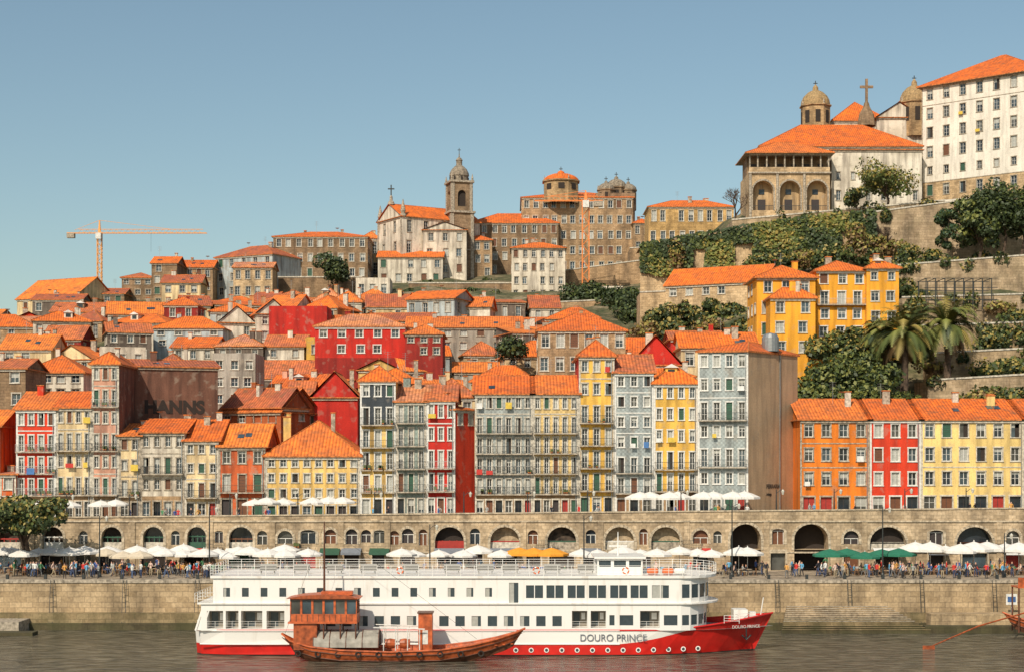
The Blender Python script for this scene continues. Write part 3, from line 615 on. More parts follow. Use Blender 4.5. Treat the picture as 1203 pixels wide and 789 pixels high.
# ------------------------------------------------------------ random roofscape
cols_=[cream,white,white,yel2,cream,grey,pink,tan,granite,graniteW,red2,white,greydk,plaster(C(190,202,206)),plaster(C(226,160,100)),yel,burg]
names={id(cream):'cream_house',id(white):'white_house',id(yel2):'yellow_house',id(yel):'yellow_house',id(grey):'grey_house',id(pink):'pink_house',id(tan):'tan_house',id(red2):'red_house',id(burg):'red_house',id(granite):'granite_house',id(graniteW):'granite_house'}
def limit(px):
    P=[(-400,350),(0,368),(60,374),(150,358),(250,350),(320,345),(440,345),(560,345),(640,352),(700,375),(740,385),(790,420),(830,440),(880,480)]
    for i in range(len(P)-1):
        if px<=P[i+1][0]:
            a,b=P[i],P[i+1]; return a[1]+(b[1]-a[1])*(px-a[0])/(b[0]-a[0])
    return 480
for d in [230,241,253,266,280,295,310,327,344,360,375,390]:
    x=X(-260,d)+U(0,6); xe=X(760 if d<300 else 720,d)
    if d<250: xe=X(800,d)
    if d>380: xe=X(330,d)
    while x<xe:
        w=U(5.5,13); gap=U(0.1,1.4) if R()<0.87 else U(2,4); xm=x+w/2; px=T(xm,d)
        zt=terr(xm,d); dd=d+U(-3,3); h=random.choice([3.5,4.5,5.5,6.5,8]); rh=U(1.8,3.2)
        zmax=Z(limit(px),d)-rh*0.6; z1=min(zt+h,zmax)
        if z1>zt+1.2:
            c=random.choice(cols_); ang=U(-0.35,0.35); n=max(2,int(w/2.4)); hgt=z1-zt; rows='www'[:max(1,min(3,int(hgt/2.6)))]
            kind=random.choice(['hip','gx','gx','gy','hip','gx','shed'])
            if R()<0.05: kind='flat'
            dx,dy=math.cos(ang)*w/2,math.sin(ang)*w/2
            wd=U(7,11)
            house(names.get(id(c),'hillside_house'),(xm-dx,dd-dy),(xm+dx,dd+dy),wd,zt,z1,c,cols=n,rows=rows,roof=kind,rh=rh*(0.6 if kind=='shed' else 1),side=(random.choice([0,2,3]),rows),rm=(PAVE if kind=='flat' else None),ww=0.95)
        x+=w+gap
# ------------------------------------------------------------ vegetation
def blob(mb,c,r,n,size,mats,flat=0.8):
    ls=[(Vector((U(-1,1),U(-1,1),U(-0.6,1))).normalized(),U(0.15,0.4)) for _ in range(6)]
    for _ in range(n):
        z=U(-0.75,1); a=U(0,6.283); q=math.sqrt(max(0,1-z*z)); d=Vector((q*math.cos(a),q*math.sin(a),z))
        k=0.72+sum(b*max(0,d.dot(l))**3 for l,b in ls); k*=U(0.68,1.06)
        p=Vector(c)+Vector((d.x*r[0],d.y*r[1],d.z*r[2]))*k
        nn=(d+Vector((U(-1,1),U(-1,1),U(-1,1)))*0.9).normalized(); t=nn.cross(Vector((U(-1,1),U(-1,1),U(-1,1)))).normalized(); b=nn.cross(t)
        s=size*U(0.5,1.25); t=t*s; b=b*s*U(0.5,0.9)
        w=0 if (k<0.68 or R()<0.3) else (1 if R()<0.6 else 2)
        if z<-0.2: w=0  # inner and lower leaves take the dark tone: crown shade put into colour
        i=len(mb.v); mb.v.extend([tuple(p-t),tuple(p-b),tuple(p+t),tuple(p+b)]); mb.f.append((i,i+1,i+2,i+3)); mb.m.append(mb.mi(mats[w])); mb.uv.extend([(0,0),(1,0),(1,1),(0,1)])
GREEN=(LFD,LFM,LFL); OLIVE=(LFD,LFM,LFY); DRYV=(LFB,LFY,LFL); CYP=(LFD,LFG,LFM)
def tree(name,x,y,z,h,r,mats=GREEN,n=3200,trunk=0.35,size=0.32,crown=0.55,lobes=11):
    mb=MB(); cz=z+h*(1-crown/2)
    mb.tube([(x,y,z-0.5),(x+0.1*r,y,z+h*0.25),(x-0.05*r,y,cz)],[trunk,trunk*0.75,trunk*0.4],8,BARK)
    for k in range(lobes):
        a=6.283*k/lobes+U(-0.3,0.3); rr=r*U(0.3,0.68) if k else 0
        c=(x+rr*math.cos(a),y+rr*math.sin(a),cz+U(-0.28,0.3)*h*crown)
        br=r*U(0.3,0.48); mb.tube([(x,y,z+h*U(0.3,0.45)),((x+c[0])/2,(y+c[1])/2,(cz*0.6+c[2]*0.4)-0.05*h),c],[trunk*0.35,trunk*0.22,0.04],5,BARK)
        blob(mb,c,(br,br,br*0.75*min(1.3,crown*h/r)),n//lobes,size,mats)
    return single(name,mb,(x,y,z))
def bushes(name,L,mats=GREEN,size=0.4,dens=26):
    mb=MB()
    for (px,py,d,r,*rest) in L:
        ry=rest[0] if rest else r*0.8
        x=X(px,d); z=Z(py,d)
        for k in range(4):
            blob(mb,(x+U(-0.5,0.5)*r,d+U(-0.4,0.4)*r,z+U(-0.3,0.3)*ry),(r*0.7,r*0.6,ry*0.7),int(dens*r*ry)+20,size,mats)
    return single(name,mb)
tree('quayside_tree',X(28,187),187,QZ,9.0,5.6,OLIVE,6500,0.4,0.28,0.5,16)
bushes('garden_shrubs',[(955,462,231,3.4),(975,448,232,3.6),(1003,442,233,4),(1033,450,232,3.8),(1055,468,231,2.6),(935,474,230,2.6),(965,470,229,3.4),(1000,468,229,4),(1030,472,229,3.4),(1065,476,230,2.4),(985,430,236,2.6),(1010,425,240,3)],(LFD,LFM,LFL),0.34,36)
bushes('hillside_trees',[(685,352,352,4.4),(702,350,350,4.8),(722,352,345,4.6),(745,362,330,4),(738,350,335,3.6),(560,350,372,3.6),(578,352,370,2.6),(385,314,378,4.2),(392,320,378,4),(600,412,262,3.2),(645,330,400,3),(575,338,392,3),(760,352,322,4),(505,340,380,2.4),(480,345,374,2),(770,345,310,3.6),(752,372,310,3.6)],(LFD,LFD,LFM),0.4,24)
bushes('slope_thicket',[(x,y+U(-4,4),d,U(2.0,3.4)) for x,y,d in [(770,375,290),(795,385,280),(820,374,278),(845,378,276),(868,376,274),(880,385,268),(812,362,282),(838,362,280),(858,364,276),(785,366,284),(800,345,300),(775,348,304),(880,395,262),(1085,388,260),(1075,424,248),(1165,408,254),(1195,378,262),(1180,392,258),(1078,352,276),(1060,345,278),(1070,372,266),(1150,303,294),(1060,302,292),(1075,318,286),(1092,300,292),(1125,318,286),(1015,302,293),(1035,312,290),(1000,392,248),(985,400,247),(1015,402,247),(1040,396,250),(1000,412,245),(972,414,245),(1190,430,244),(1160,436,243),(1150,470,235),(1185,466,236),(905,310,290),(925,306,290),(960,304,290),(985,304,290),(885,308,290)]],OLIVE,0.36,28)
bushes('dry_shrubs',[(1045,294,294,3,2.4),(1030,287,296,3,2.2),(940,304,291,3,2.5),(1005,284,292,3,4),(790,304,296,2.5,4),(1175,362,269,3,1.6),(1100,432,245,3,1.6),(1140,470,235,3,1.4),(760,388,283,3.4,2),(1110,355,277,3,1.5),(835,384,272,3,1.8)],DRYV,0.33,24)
def ivy():
    g=G('ivy_covered_retaining_wall',(X(890,297),297,57)); P=[(752,290,320),(800,281,330),(850,272,330),(905,263,326),(960,256,320),(1000,252,312),(1028,250,300)]
    D=296.0
    for i in range(len(P)-1):
        a,b=P[i],P[i+1]; fr=Fr((X(a[0],D),D),(X(b[0],D),D)); p=fr.pt
        za,zb=Z(a[1],D),Z(b[1],D); g['masonry'].poly([p(0,0,Z(a[2],D)-5),p(fr.L,0,Z(b[2],D)-5),p(fr.L,0,zb),p(0,0,za)],graniteW)
        g['masonry'].poly([p(0,0,za),p(fr.L,0,zb),p(fr.L,-10,zb),p(0,-10,za)],PAVE)
        m=g['ivy']
        for k in range(int(fr.L*170)):
            u=U(0,fr.L); X0=fr.pt(u,0,0)[0]; t=u/fr.L; zt=za+(zb-za)*t+0.5; z0=Z(a[2]+(b[2]-a[2])*t,D); q0=R()
            if math.sin(X0*0.7)+math.sin(X0*0.23+2)<-1.1 and q0<0.6: continue
            z=z0+(zt-z0)*q0**0.8; n=0.2+0.8*abs(math.sin(X0*0.5+z*0.3))*R()+0.3*R()
            q=Vector(p(u,n,z)); nn=Vector((U(-1,1),-1.0,U(-0.4,1.2))).normalized(); tt=nn.cross(Vector((U(-1,1),U(-1,1),U(-1,1)))).normalized(); bb=nn.cross(tt); s=U(0.2,0.42)
            w=math.sin(X0*0.33+1.3)*math.sin(X0*0.13+z*0.5)+U(-0.6,0.6); mt=LFD if w<-0.1 else (LFM if w<0.45 else (LFL if R()<0.6 else LFY))
            i0=len(m.v); m.v.extend([tuple(q-tt*s),tuple(q-bb*s),tuple(q+tt*s),tuple(q+bb*s)]); m.f.append((i0,i0+1,i0+2,i0+3)); m.m.append(m.mi(mt)); m.uv.extend([(0,0)]*4)
    g.done()
ivy()
TS=stone((0.48,0.37,0.25,1),0.9,0.2,'terrace_masonry')
def terrwall(name,p0,p1,d,yt0,yt1,yb,d1=None,mat=None,back=8):
    d1=d1 or d; fr=Fr((X(p0,d),d),(X(p1,d1),d1)); mb=MB(); p=fr.pt; mat=mat or TS; za,zb=Z(yt0,d),Z(yt1,d1); zz=Z(yb,d)-3
    mb.poly([p(0,0,zz),p(fr.L,0,zz),p(fr.L,0,zb),p(0,0,za)],mat); mb.poly([p(0,0,za),p(fr.L,0,zb),p(fr.L,-back,zb),p(0,-back,za)],PAVE)
    for u,z in ((0,za),(fr.L,zb)): mb.poly([p(u,0,zz),p(u,-back,zz),p(u,-back,z),p(u,0,z)],mat)
    mb.poly([p(-0.1,0.12,za),p(fr.L+0.1,0.12,zb),p(fr.L+0.1,0.12,zb+0.25),p(-0.1,0.12,za+0.25)],TRIMW); mb.poly([p(-0.1,0.12,za+0.25),p(fr.L+0.1,0.12,zb+0.25),p(fr.L+0.1,-0.5,zb+0.25),p(-0.1,-0.5,za+0.25)],TRIMW)
    n=int(fr.L/6)
    for i in range(1,n):
        u=fr.L*i/n; zz2=za+(zb-za)*i/n; mb.poly([p(u-0.5,0.35,zz),p(u+0.5,0.35,zz),p(u+0.5,0.1,zz2-0.4),p(u-0.5,0.1,zz2-0.4)],mat)
        for s in (-0.5,0.5): mb.poly([p(u+s,0.0,zz),p(u+s,0.35,zz),p(u+s,0.1,zz2-0.4),p(u+s,0,zz2-0.4)],mat)
    if mat is TS or mat is SO: # creepers hanging over the coping
        for _ in range(max(2,int(fr.L/5))):
            u=U(0,fr.L); t=u/fr.L; z=za+(zb-za)*t; blob(mb,p(u,0.3,z-U(0,1.2)),(U(0.8,2.2),0.5,U(0.8,1.8)),130,0.3,OLIVE)
    single(name,mb)
terrwall('stone_retaining_wall',1025,1205,298,250,226,295)
terrwall('stone_retaining_wall',860,1110,306,259,236,275,back=12)
terrwall('terrace_wall',1055,1210,284,312,300,335); terrwall('terrace_wall',1060,1240,270,350,345,372); terrwall('terrace_wall',1075,1240,258,383,378,400,mat=SO)
terrwall('terrace_wall',1100,1240,246,415,408,430,mat=SO); terrwall('terrace_wall',1090,1240,237,447,438,480); terrwall('terrace_wall',752,890,290,344,338,372,mat=graniteW)
terrwall('terrace_wall',480,610,378,333,333,352,mat=graniteD); terrwall('stone_retaining_wall',650,762,380,320,305,345,mat=granite); terrwall('stone_retaining_wall',740,885,385,292,283,320,mat=granite)
terrwall('terrace_wall',280,425,384,326,326,345,mat=graniteD); terrwall('terrace_wall',640,770,345,356,350,380,mat=granite)
L_('white_terrace_house',700,732,356,362,340,white,cols=3,rows='w',roof='flat',W=6,rm=PAVE)
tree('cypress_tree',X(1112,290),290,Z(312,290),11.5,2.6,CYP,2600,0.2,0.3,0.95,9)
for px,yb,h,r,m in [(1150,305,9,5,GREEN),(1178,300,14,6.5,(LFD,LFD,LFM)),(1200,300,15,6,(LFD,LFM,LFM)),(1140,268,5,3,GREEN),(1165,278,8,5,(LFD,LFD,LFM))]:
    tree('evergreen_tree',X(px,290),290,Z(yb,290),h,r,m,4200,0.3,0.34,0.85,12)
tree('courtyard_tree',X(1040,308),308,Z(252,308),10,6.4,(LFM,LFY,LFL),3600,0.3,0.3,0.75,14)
tree('olive_tree',X(1005,303),303,Z(254,303),5,3,OLIVE,1200,0.2,0.3,0.7,7)
def bare(name,x,y,z,h):
    mb=MB()
    def br(p,d,l,r,k):
        q=p+d*l; mb.tube([tuple(p),tuple(q)],[r,r*0.65],5,BARK,False)
        if k<=0: return
        for _ in range(3 if k>1 else 4):
            nd=(d+Vector((U(-1,1),U(-1,1),U(-0.3,0.7)))*0.75).normalized(); br(q,nd,l*U(0.6,0.85),r*0.6,k-1)
    br(Vector((x,y,z)),Vector((0,0,1)),h*0.28,0.3,5); single(name,mb,(x,y,z))
bare('bare_tree',X(864,320),320,Z(268,320),8.5); bare('bare_tree',X(1046,297),297,Z(300,297),6); bare('bare_tree',X(655,392),392,Z(340,392),6)
def palm(name,x,y,z,h,r):
    mb=MB(); pts=[(x,y,z-1),(x+0.2,y,z+h*0.5),(x,y,z+h)]; mb.tube(pts,[0.6,0.45,0.6],10,BARK); top=Vector((x,y,z+h))
    for k in range(120):
        a=U(0,6.283); el=U(-0.6,1.4); dead=el<-0.35; l=r*U(0.8,1.08)*(0.8 if dead else 1); d=Vector((math.cos(a)*math.cos(el),math.sin(a)*math.cos(el),math.sin(el))); prev=top.copy(); dirn=d.copy(); n=12
        side=Vector((-math.sin(a),math.cos(a),0)); mt0=LFB if dead else random.choice((LFM,LFM,LFL,LFL,LFY,LFD))
        for i in range(n):
            cur=prev+dirn*(l/n); dirn=(dirn+Vector((0,0,-0.11-0.02*i))).normalized()
            ll=0.95*math.sin(math.pi*min(1,(i+1.5)/(n+1)))+0.15
            for sg in (-1,1):
                for j in range(2):
                    b=prev.lerp(cur,j*0.5); tip=b+side*sg*ll*0.85+dirn*ll*0.55+Vector((0,0,-0.2*ll)); w=dirn*0.12
                    mb.poly([tuple(b-w),tuple(b+w),tuple(tip)],mt0,[(0,0)]*3)
            prev=cur
    single(name,mb,(x,y,z))
palm('palm_tree',X(1062,236),236,Z(456,236),8.0,6.8); palm('palm_tree',X(1112,238),238,Z(452,238),8.6,6.8); palm('palm_tree',X(1038,242),242,Z(450,242),7.0,4.6)
def pergola():
    mb=MB(); d=268
    for px in range(1088,1176,11):
        x=X(px,d)
        for yy in (d,d+5): mb.tube([(x,yy,Z(364,d)),(x,yy,Z(327,d))],0.1,4,IRON)
        mb.tube([(x,d,Z(327,d)),(x,d+5,Z(327,d))],0.07,4,IRON)
    for yy in (d,d+5):
        for z in (Z(327,d),Z(338,d),Z(352,d)): mb.tube([(X(1086,d),yy,z),(X(1172,d),yy,z)],0.07,4,IRON)
    single('iron_pergola_frame',mb)
pergola()
# ------------------------------------------------------------ church, towers, cathedral, palace
SP=stone(C(186,158,120),1.1,0,'tower_granite'); SPD=stone(C(148,126,102),1.1,0,'tower_granite_dark'); DOMST=plain('weathered_stone',(0.33,0.27,0.20,1),0.9,0,0.45)
def finial(mb,x,y,z,s,mat):
    mb.rev((x,y,z),[(0.5*s,0),(0.5*s,0.3*s),(0.25*s,0.4*s),(0.4*s,0.8*s),(0.3*s,1.2*s),(0.06*s,2.4*s),(0,2.5*s)],8,mat)
def cross(mb,x,y,z,s,mat):
    mb.box(x-0.09*s,x+0.09*s,y-0.09*s,y+0.09*s,z,z+1.8*s,mat); mb.box(x-0.5*s,x-0.09*s,y-0.08*s,y+0.08*s,z+1.1*s,z+1.28*s,mat); mb.box(x+0.09*s,x+0.5*s,y-0.08*s,y+0.08*s,z+1.1*s,z+1.28*s,mat)
def sqtower(g,cx,cy,hw,z0,z1,mat,ang,bel=None):
    c,s=math.cos(ang),math.sin(ang); q=[(cx+c*a-s*b,cy+s*a+c*b) for a,b in ((-hw,-hw),(hw,-hw),(hw,hw),(-hw,hw))]
    for i in range(4):
        fr=Fr(q[i],q[(i+1)%4]); L=fr.L
        if bel:
            zb0,zb1=bel; fq(g['shaft'],fr,0,L,0,z0,zb0,mat)
            archbay(g['shaft'],fr,0,L,zb0,z1,L*0.3,L*0.7,zb0+0.4,zb1,mat,0.6,DARK,None,1.0)
        else:
            fq(g['shaft'],fr,0,L,0,z0,z1,mat); zm=z0+(z1-z0)*0.7; fbox(g['shaft'],fr,L*0.42,L*0.58,0,0.05,zm,zm+1.4,DARK)
            fbox(g['cornice'],fr,-0.15,L+0.15,0.0,0.25,z0+(z1-z0)*0.45,z0+(z1-z0)*0.45+0.3,TRIM)
        fbox(g['shaft'],fr,0,L*0.13,0,0.15,z0,z1,TRIM); fbox(g['shaft'],fr,L*0.87,L,0,0.15,z0,z1,TRIM)
        fbox(g['cornice'],fr,-0.3,L+0.3,-0.2,0.45,z1,z1+0.5,TRIM)
    return q
def church():
    d=400; cx=X(539,d); g=G('church_bell_tower',(cx,d+3,Z(300,d)))
    q=sqtower(g,cx,d+3,2.9,Z(330,d),Z(250,d),SPD,0.3)
    q=sqtower(g,cx,d+3,2.65,Z(247.5,d),Z(214,d),SPD,0.3,(Z(244,d),Z(228,d)))
    z=Z(211.5,d)
    for a,b in q: finial(g['finials'],a,b,z,0.7,TRIM)
    g['shaft'].poly([(a,b,z) for a,b in q],TRIM)
    g['dome'].rev((cx,d+3,z),[(2.3,0),(2.3,1.3),(2.5,1.4),(2.35,2.2),(1.9,3.1),(1.1,3.9),(0.75,4.1),(0.75,5.2),(0.9,5.3),(0.6,5.8),(0.15,6.2),(0.1,7.0),(0,7.1)],12,DOMST)
    for i in range(8):
        a=6.283*i/8+0.3; g['dome'].box(cx+2.32*math.cos(a)-0.2,cx+2.32*math.cos(a)+0.2,d+3+2.32*math.sin(a)-0.2,d+3+2.32*math.sin(a)+0.2,z+0.2,z+1.1,DARK)
    cross(g['cross'],cx,d+3,z+7,0.8,IRON); g.done()
    A=(X(444,405),405); B=(X(472,394),394)
    g,fr=house('white_church',A,B,22,Z(330,400),Z(258,400),white,cols=2,rows='.ww',roof='gy',rh=3.8,side=(5,'.ww'),found=5,rm=ROOFS[0],extras=False,ret=True,trim=TRIM)
    L=fr.L; zt=Z(258,400)
    for u in (0.3,L-0.3):
        a=fr.pt(u,-0.5,zt); finial(g['pinnacles'],a[0],a[1],zt,1.7,TRIM); fbox(g['pilasters'],fr,u-0.3,u+0.3,0,0.15,Z(330,400),zt,TRIM)
    a=fr.pt(L/2,-0.4,zt+3.6); g['pinnacles'].rev(a,[(0.9,0),(0.7,0.7),(0.4,1),(0.35,2),(0,2.6)],8,TRIM); cross(g['pinnacles'],a[0],a[1],a[2]+2,1.6,IRON)
    a=fr.pt(L/2,-21.5,zt+3.6); g['pinnacles'].rev(a,[(0.6,0),(0.4,0.7),(0.2,2.6)],8,TRIM); cross(g['pinnacles'],a[0],a[1],a[2]+2,1.6,IRON)
    g.done()
    L_('white_church_annex',474,528,398,310,268,white,d1=402,cols=4,rows='.w',roof='gx',rh=3.6,W=10,rm=ROOFS[0],extras=False)
church()
def cupola(name,px,d,yb,yt,r,mat,dome):
    x=X(px,d); z=Z(yb,d); h=Z(yt,d)-z; g=G(name,(x,d,z)); dr=h*(0.42)
    g['drum'].rev((x,d,z-3),[(r,0),(r,dr+3),(r*1.1,dr+3.05),(r*1.1,dr+3.3),(r*1.0,dr+3.4)],8,mat,0.39)
    for i in range(8):
        a=6.283*(i+0.5)/8+0.39; P=(x+r*0.93*math.cos(a),d+r*0.93*math.sin(a)); tx,ty=-math.sin(a),math.cos(a); w=r*0.17; o=r*0.02
        g['openings'].poly([(P[0]+tx*s*w+math.cos(a)*o,P[1]+ty*s*w+math.sin(a)*o,zz) for s,zz in ((-1,z+0.3),(1,z+0.3),(1,z+dr*0.75),(-1,z+dr*0.75))],DARK)
    g['dome'].rev((x,d,z+dr+0.4),[(r*1.0,0),(r*0.95,h*0.1),(r*0.8,h*0.2),(r*0.5,h*0.3),(r*0.2,h*0.35),(r*0.18,h*0.42),(0,h*0.5)],16,dome)
    for i in range(4):
        a=6.283*i/4+0.4; finial(g['finials'],x+r*1.0*math.cos(a),d+r*1.0*math.sin(a),z+dr+0.3,0.5,TRIM)
    cross(g['cross'],x,d,z+h*0.86,0.9,IRON); g.done()
OCH=plain('ochre_dome',(0.42,0.28,0.13,1),0.8,0,0.35)
cupola('octagonal_roof_lantern',659,416,226,200,4.7,SP,ROOFS[0]); cupola('twin_bell_turret',712,418,234,212,2.3,SPD,DOMST); cupola('twin_bell_turret',724,420,234,206,2.8,SPD,DOMST); cupola('twin_bell_turret',738,420,234,213,2.2,SPD,DOMST)
L_('stone_turret_base',700,746,416,250,230,SPD,cols=3,rows='w',roof='flat',W=8,rm=PAVE)
def se():
    d=318; g=G('cathedral_cloister_loggia',(X(925,d),d,66)); A=(X(880,d),d); B=(X(975,d),d); fr=Fr(A,B); L=fr.L; zb=Z(264,d); z1=Z(203,d)-1.2; zt=Z(180,d)
    BACKW=plaster(C(196,170,132),0.9)  # cream plaster of the loggia's inner walls
    for i in range(3):
        a=L*i/3; b=L*(i+1)/3; archbay(g['arcade'],fr,a,b,zb+1.0,z1+1.0,a+0.75,b-0.5,zb+2.8,Z(225,d),graniteW,2.0,BACKW,TRIM,1.05)
        fbox(g['arcade'],fr,a-0.0,a+0.45,0,0.3,zb+1,z1+1,TRIM)
        fbox(g['windows'],fr,a+2.0,b-1.8,-1.98,-1.9,zb+3.0,zb+5.2,SHUT[3]); fbox(g['windows'],fr,a+2.2,b-2.0,-1.98,-1.9,zb+6.2,zb+7.2,GL[0])
        for q in range(14): uu=a+0.8+(b-a-1.4)*q/13; fbox(g['balustrade'],fr,uu,uu+0.06,-0.15,-0.1,zb+2.8,zb+3.7,IRON)
        fbox(g['balustrade'],fr,a+0.75,b-0.5,-0.16,-0.09,zb+3.7,zb+3.78,IRON)
    fq(g['arcade'],fr,0,L,0.0,zb-8,zb+1,graniteW)
    fbox(g['arcade'],fr,-0.2,L+0.2,0,0.4,z1+1.0,z1+1.3,TRIM)
    for i in range(10):
        u=L*i/9; u=min(max(u,0.2),L-0.2); g['gallery'].tube([fr.pt(u,-0.25,z1+1.3),fr.pt(u,-0.25,zt)],0.16,8,TRIM)
    fbox(g['gallery'],fr,0,L,-0.3,-0.1,z1+1.3,z1+2.3,graniteW,True); fq(g['gallery'],fr,0,L,-3,z1+1.3,zt,graniteD)
    for i in range(6): fq(g['gallery'],fr,L*(i+0.3)/6,L*(i+0.7)/6,-2.97,z1+1.5,z1+3.4,SHUT[3])
    g['gallery'].poly([fr.pt(0,0,z1+1.3),fr.pt(L,0,z1+1.3),fr.pt(L,-3,z1+1.3),fr.pt(0,-3,z1+1.3)],PAVE)
    for f in (Fr(fr.pt(0,-12,0)[:2],A),Fr(B,fr.pt(L,-12,0)[:2])):
        fq(g['walls'],f,0,12,0,zb-8,z1+1.3,graniteW); fq(g['walls'],f,3,9,0,z1+1.3,zt,graniteD)
    roofit(g,fr,L,12,zt,'hip',3.2,graniteW,ROOFS[4],0.9,False,TRIM); g.done()
    L_('cathedral_nave',893,1083,332,262,172,white,cols=9,rows='.w.',roof='hip',rh=6.4,W=20,rm=ROOFS[6],trim=TRIM,extras=False,ww=1.0)
    L_('cathedral_white_annex',977,1083,322,242,176,white,cols=6,rows='ws.',roof='shed',rh=0.8,W=7,rm=ROOFS[0],trim=TRIM,extras=False,ww=0.9)
    L_('cathedral_chapel_gable',1030,1083,352,170,138,white,cols=0,rows='',roof='gy',rh=3.4,W=12,rm=ROOFS[0],extras=False)
    L_('cathedral_transept',978,1044,353,170,142,white,cols=0,rows='',roof='hip',rh=5.4,W=14,rm=ROOFS[0],extras=False)
    cupola('domed_bell_turret',958,350,148,97,3.2,SP,OCH); cupola('domed_bell_turret',1074,354,146,90,3.2,SP,OCH)
    mb=MB(); x=X(1018,346); z=Z(124,346); mb.rev((x,346,z-4.5),[(2.0,0),(1.6,2.5),(0.7,4.2),(0.5,5.0),(0.2,5.4)],8,SPD); cross(mb,x,346,z+0.6,2.8,SPD); single('cathedral_stone_cross',mb,(x,346,z))
se()
pal=plaster(C(236,230,218),0.35)
HB('bishops_palace',1083,1222,336,238,103,pal,d1=320,W=24,cols=7,rows='wswwww',roof='hip',rh=7.0,rowcols={0:graniteW},rm=ROOFS[6],trim=TRIM,ww=1.2,extras=False,o=0.9,side=(6,'wswwww'),hi=True)
# ------------------------------------------------------------ cranes
def crane(name,px,d,yb,yt,jl,jr,yj,col,w=1.1):
    mb=MB(); x=X(px,d); z0=Z(yb,d); z1=Z(yj,d); zt=Z(yt,d); h=w/2; m=plain('crane_paint',col,0.5)
    for a,b in ((-h,-h),(h,-h),(h,h),(-h,h)): mb.tube([(x+a,d+b,z0),(x+a,d+b,z1)],0.13,4,m)
    n=int((z1-z0)/w/1.1)
    for i in range(n):
        a=z0+(z1-z0)*i/n; b=z0+(z1-z0)*(i+1)/n; s=1 if i%2 else -1
        for yy in (-h,h): mb.tube([(x-h*s,d+yy,a),(x+h*s,d+yy,b)],0.07,4,m)
        for xx in (-h,h): mb.tube([(x+xx,d-h*s,a),(x+xx,d+h*s,b)],0.07,4,m)
    xl,xr=X(jl,d),X(jr,d)
    for yy in (-0.5,0.5): mb.tube([(xl,d+yy,z1),(xr,d+yy,z1)],0.12,4,m)
    mb.tube([(xl+3,d,z1+1.0),(xr-1,d,z1+1.0)],0.1,4,m)
    n=int((xr-xl)/1.5)
    for i in range(n):
        a=xl+(xr-xl)*i/n; b=xl+(xr-xl)*(i+1)/n
        if a<xl+3 or b>xr-1: continue
        mb.tube([(a,d-0.5,z1),((a+b)/2,d,z1+1.0),(b,d-0.5,z1)],0.06,4,m)
    mb.tube([(x,d,z1),(x,d,zt)],[0.5,0.2],4,m); mb.tube([(x,d,zt),(xl+2,d,z1+0.8)],0.06,4,m); mb.tube([(x,d,zt),(xl+(xr-xl)*0.75,d,z1+1)],0.06,4,m)
    e=xl if abs(xl-x)<abs(xr-x) else xr-2; mb.box(e,e+2,d-0.7,d+0.7,z1-1.3,z1-0.1,TRIM); mb.box(x-0.7,x+0.7,d-1.6,d-0.6,z1-1.7,z1-0.1,WHITE)
    mb.tube([(xl+(xr-xl)*0.6,d,z1),(xl+(xr-xl)*0.6,d,z1-5)],0.03,4,IRON)
    single(name,mb,(x,d,z0))
crane('tower_crane',117,430,345,259,79,243,274,(0.80,0.34,0.07,1)); crane('tower_crane',688,362,350,224,628,708,236,(0.82,0.25,0.05,1),1.5)
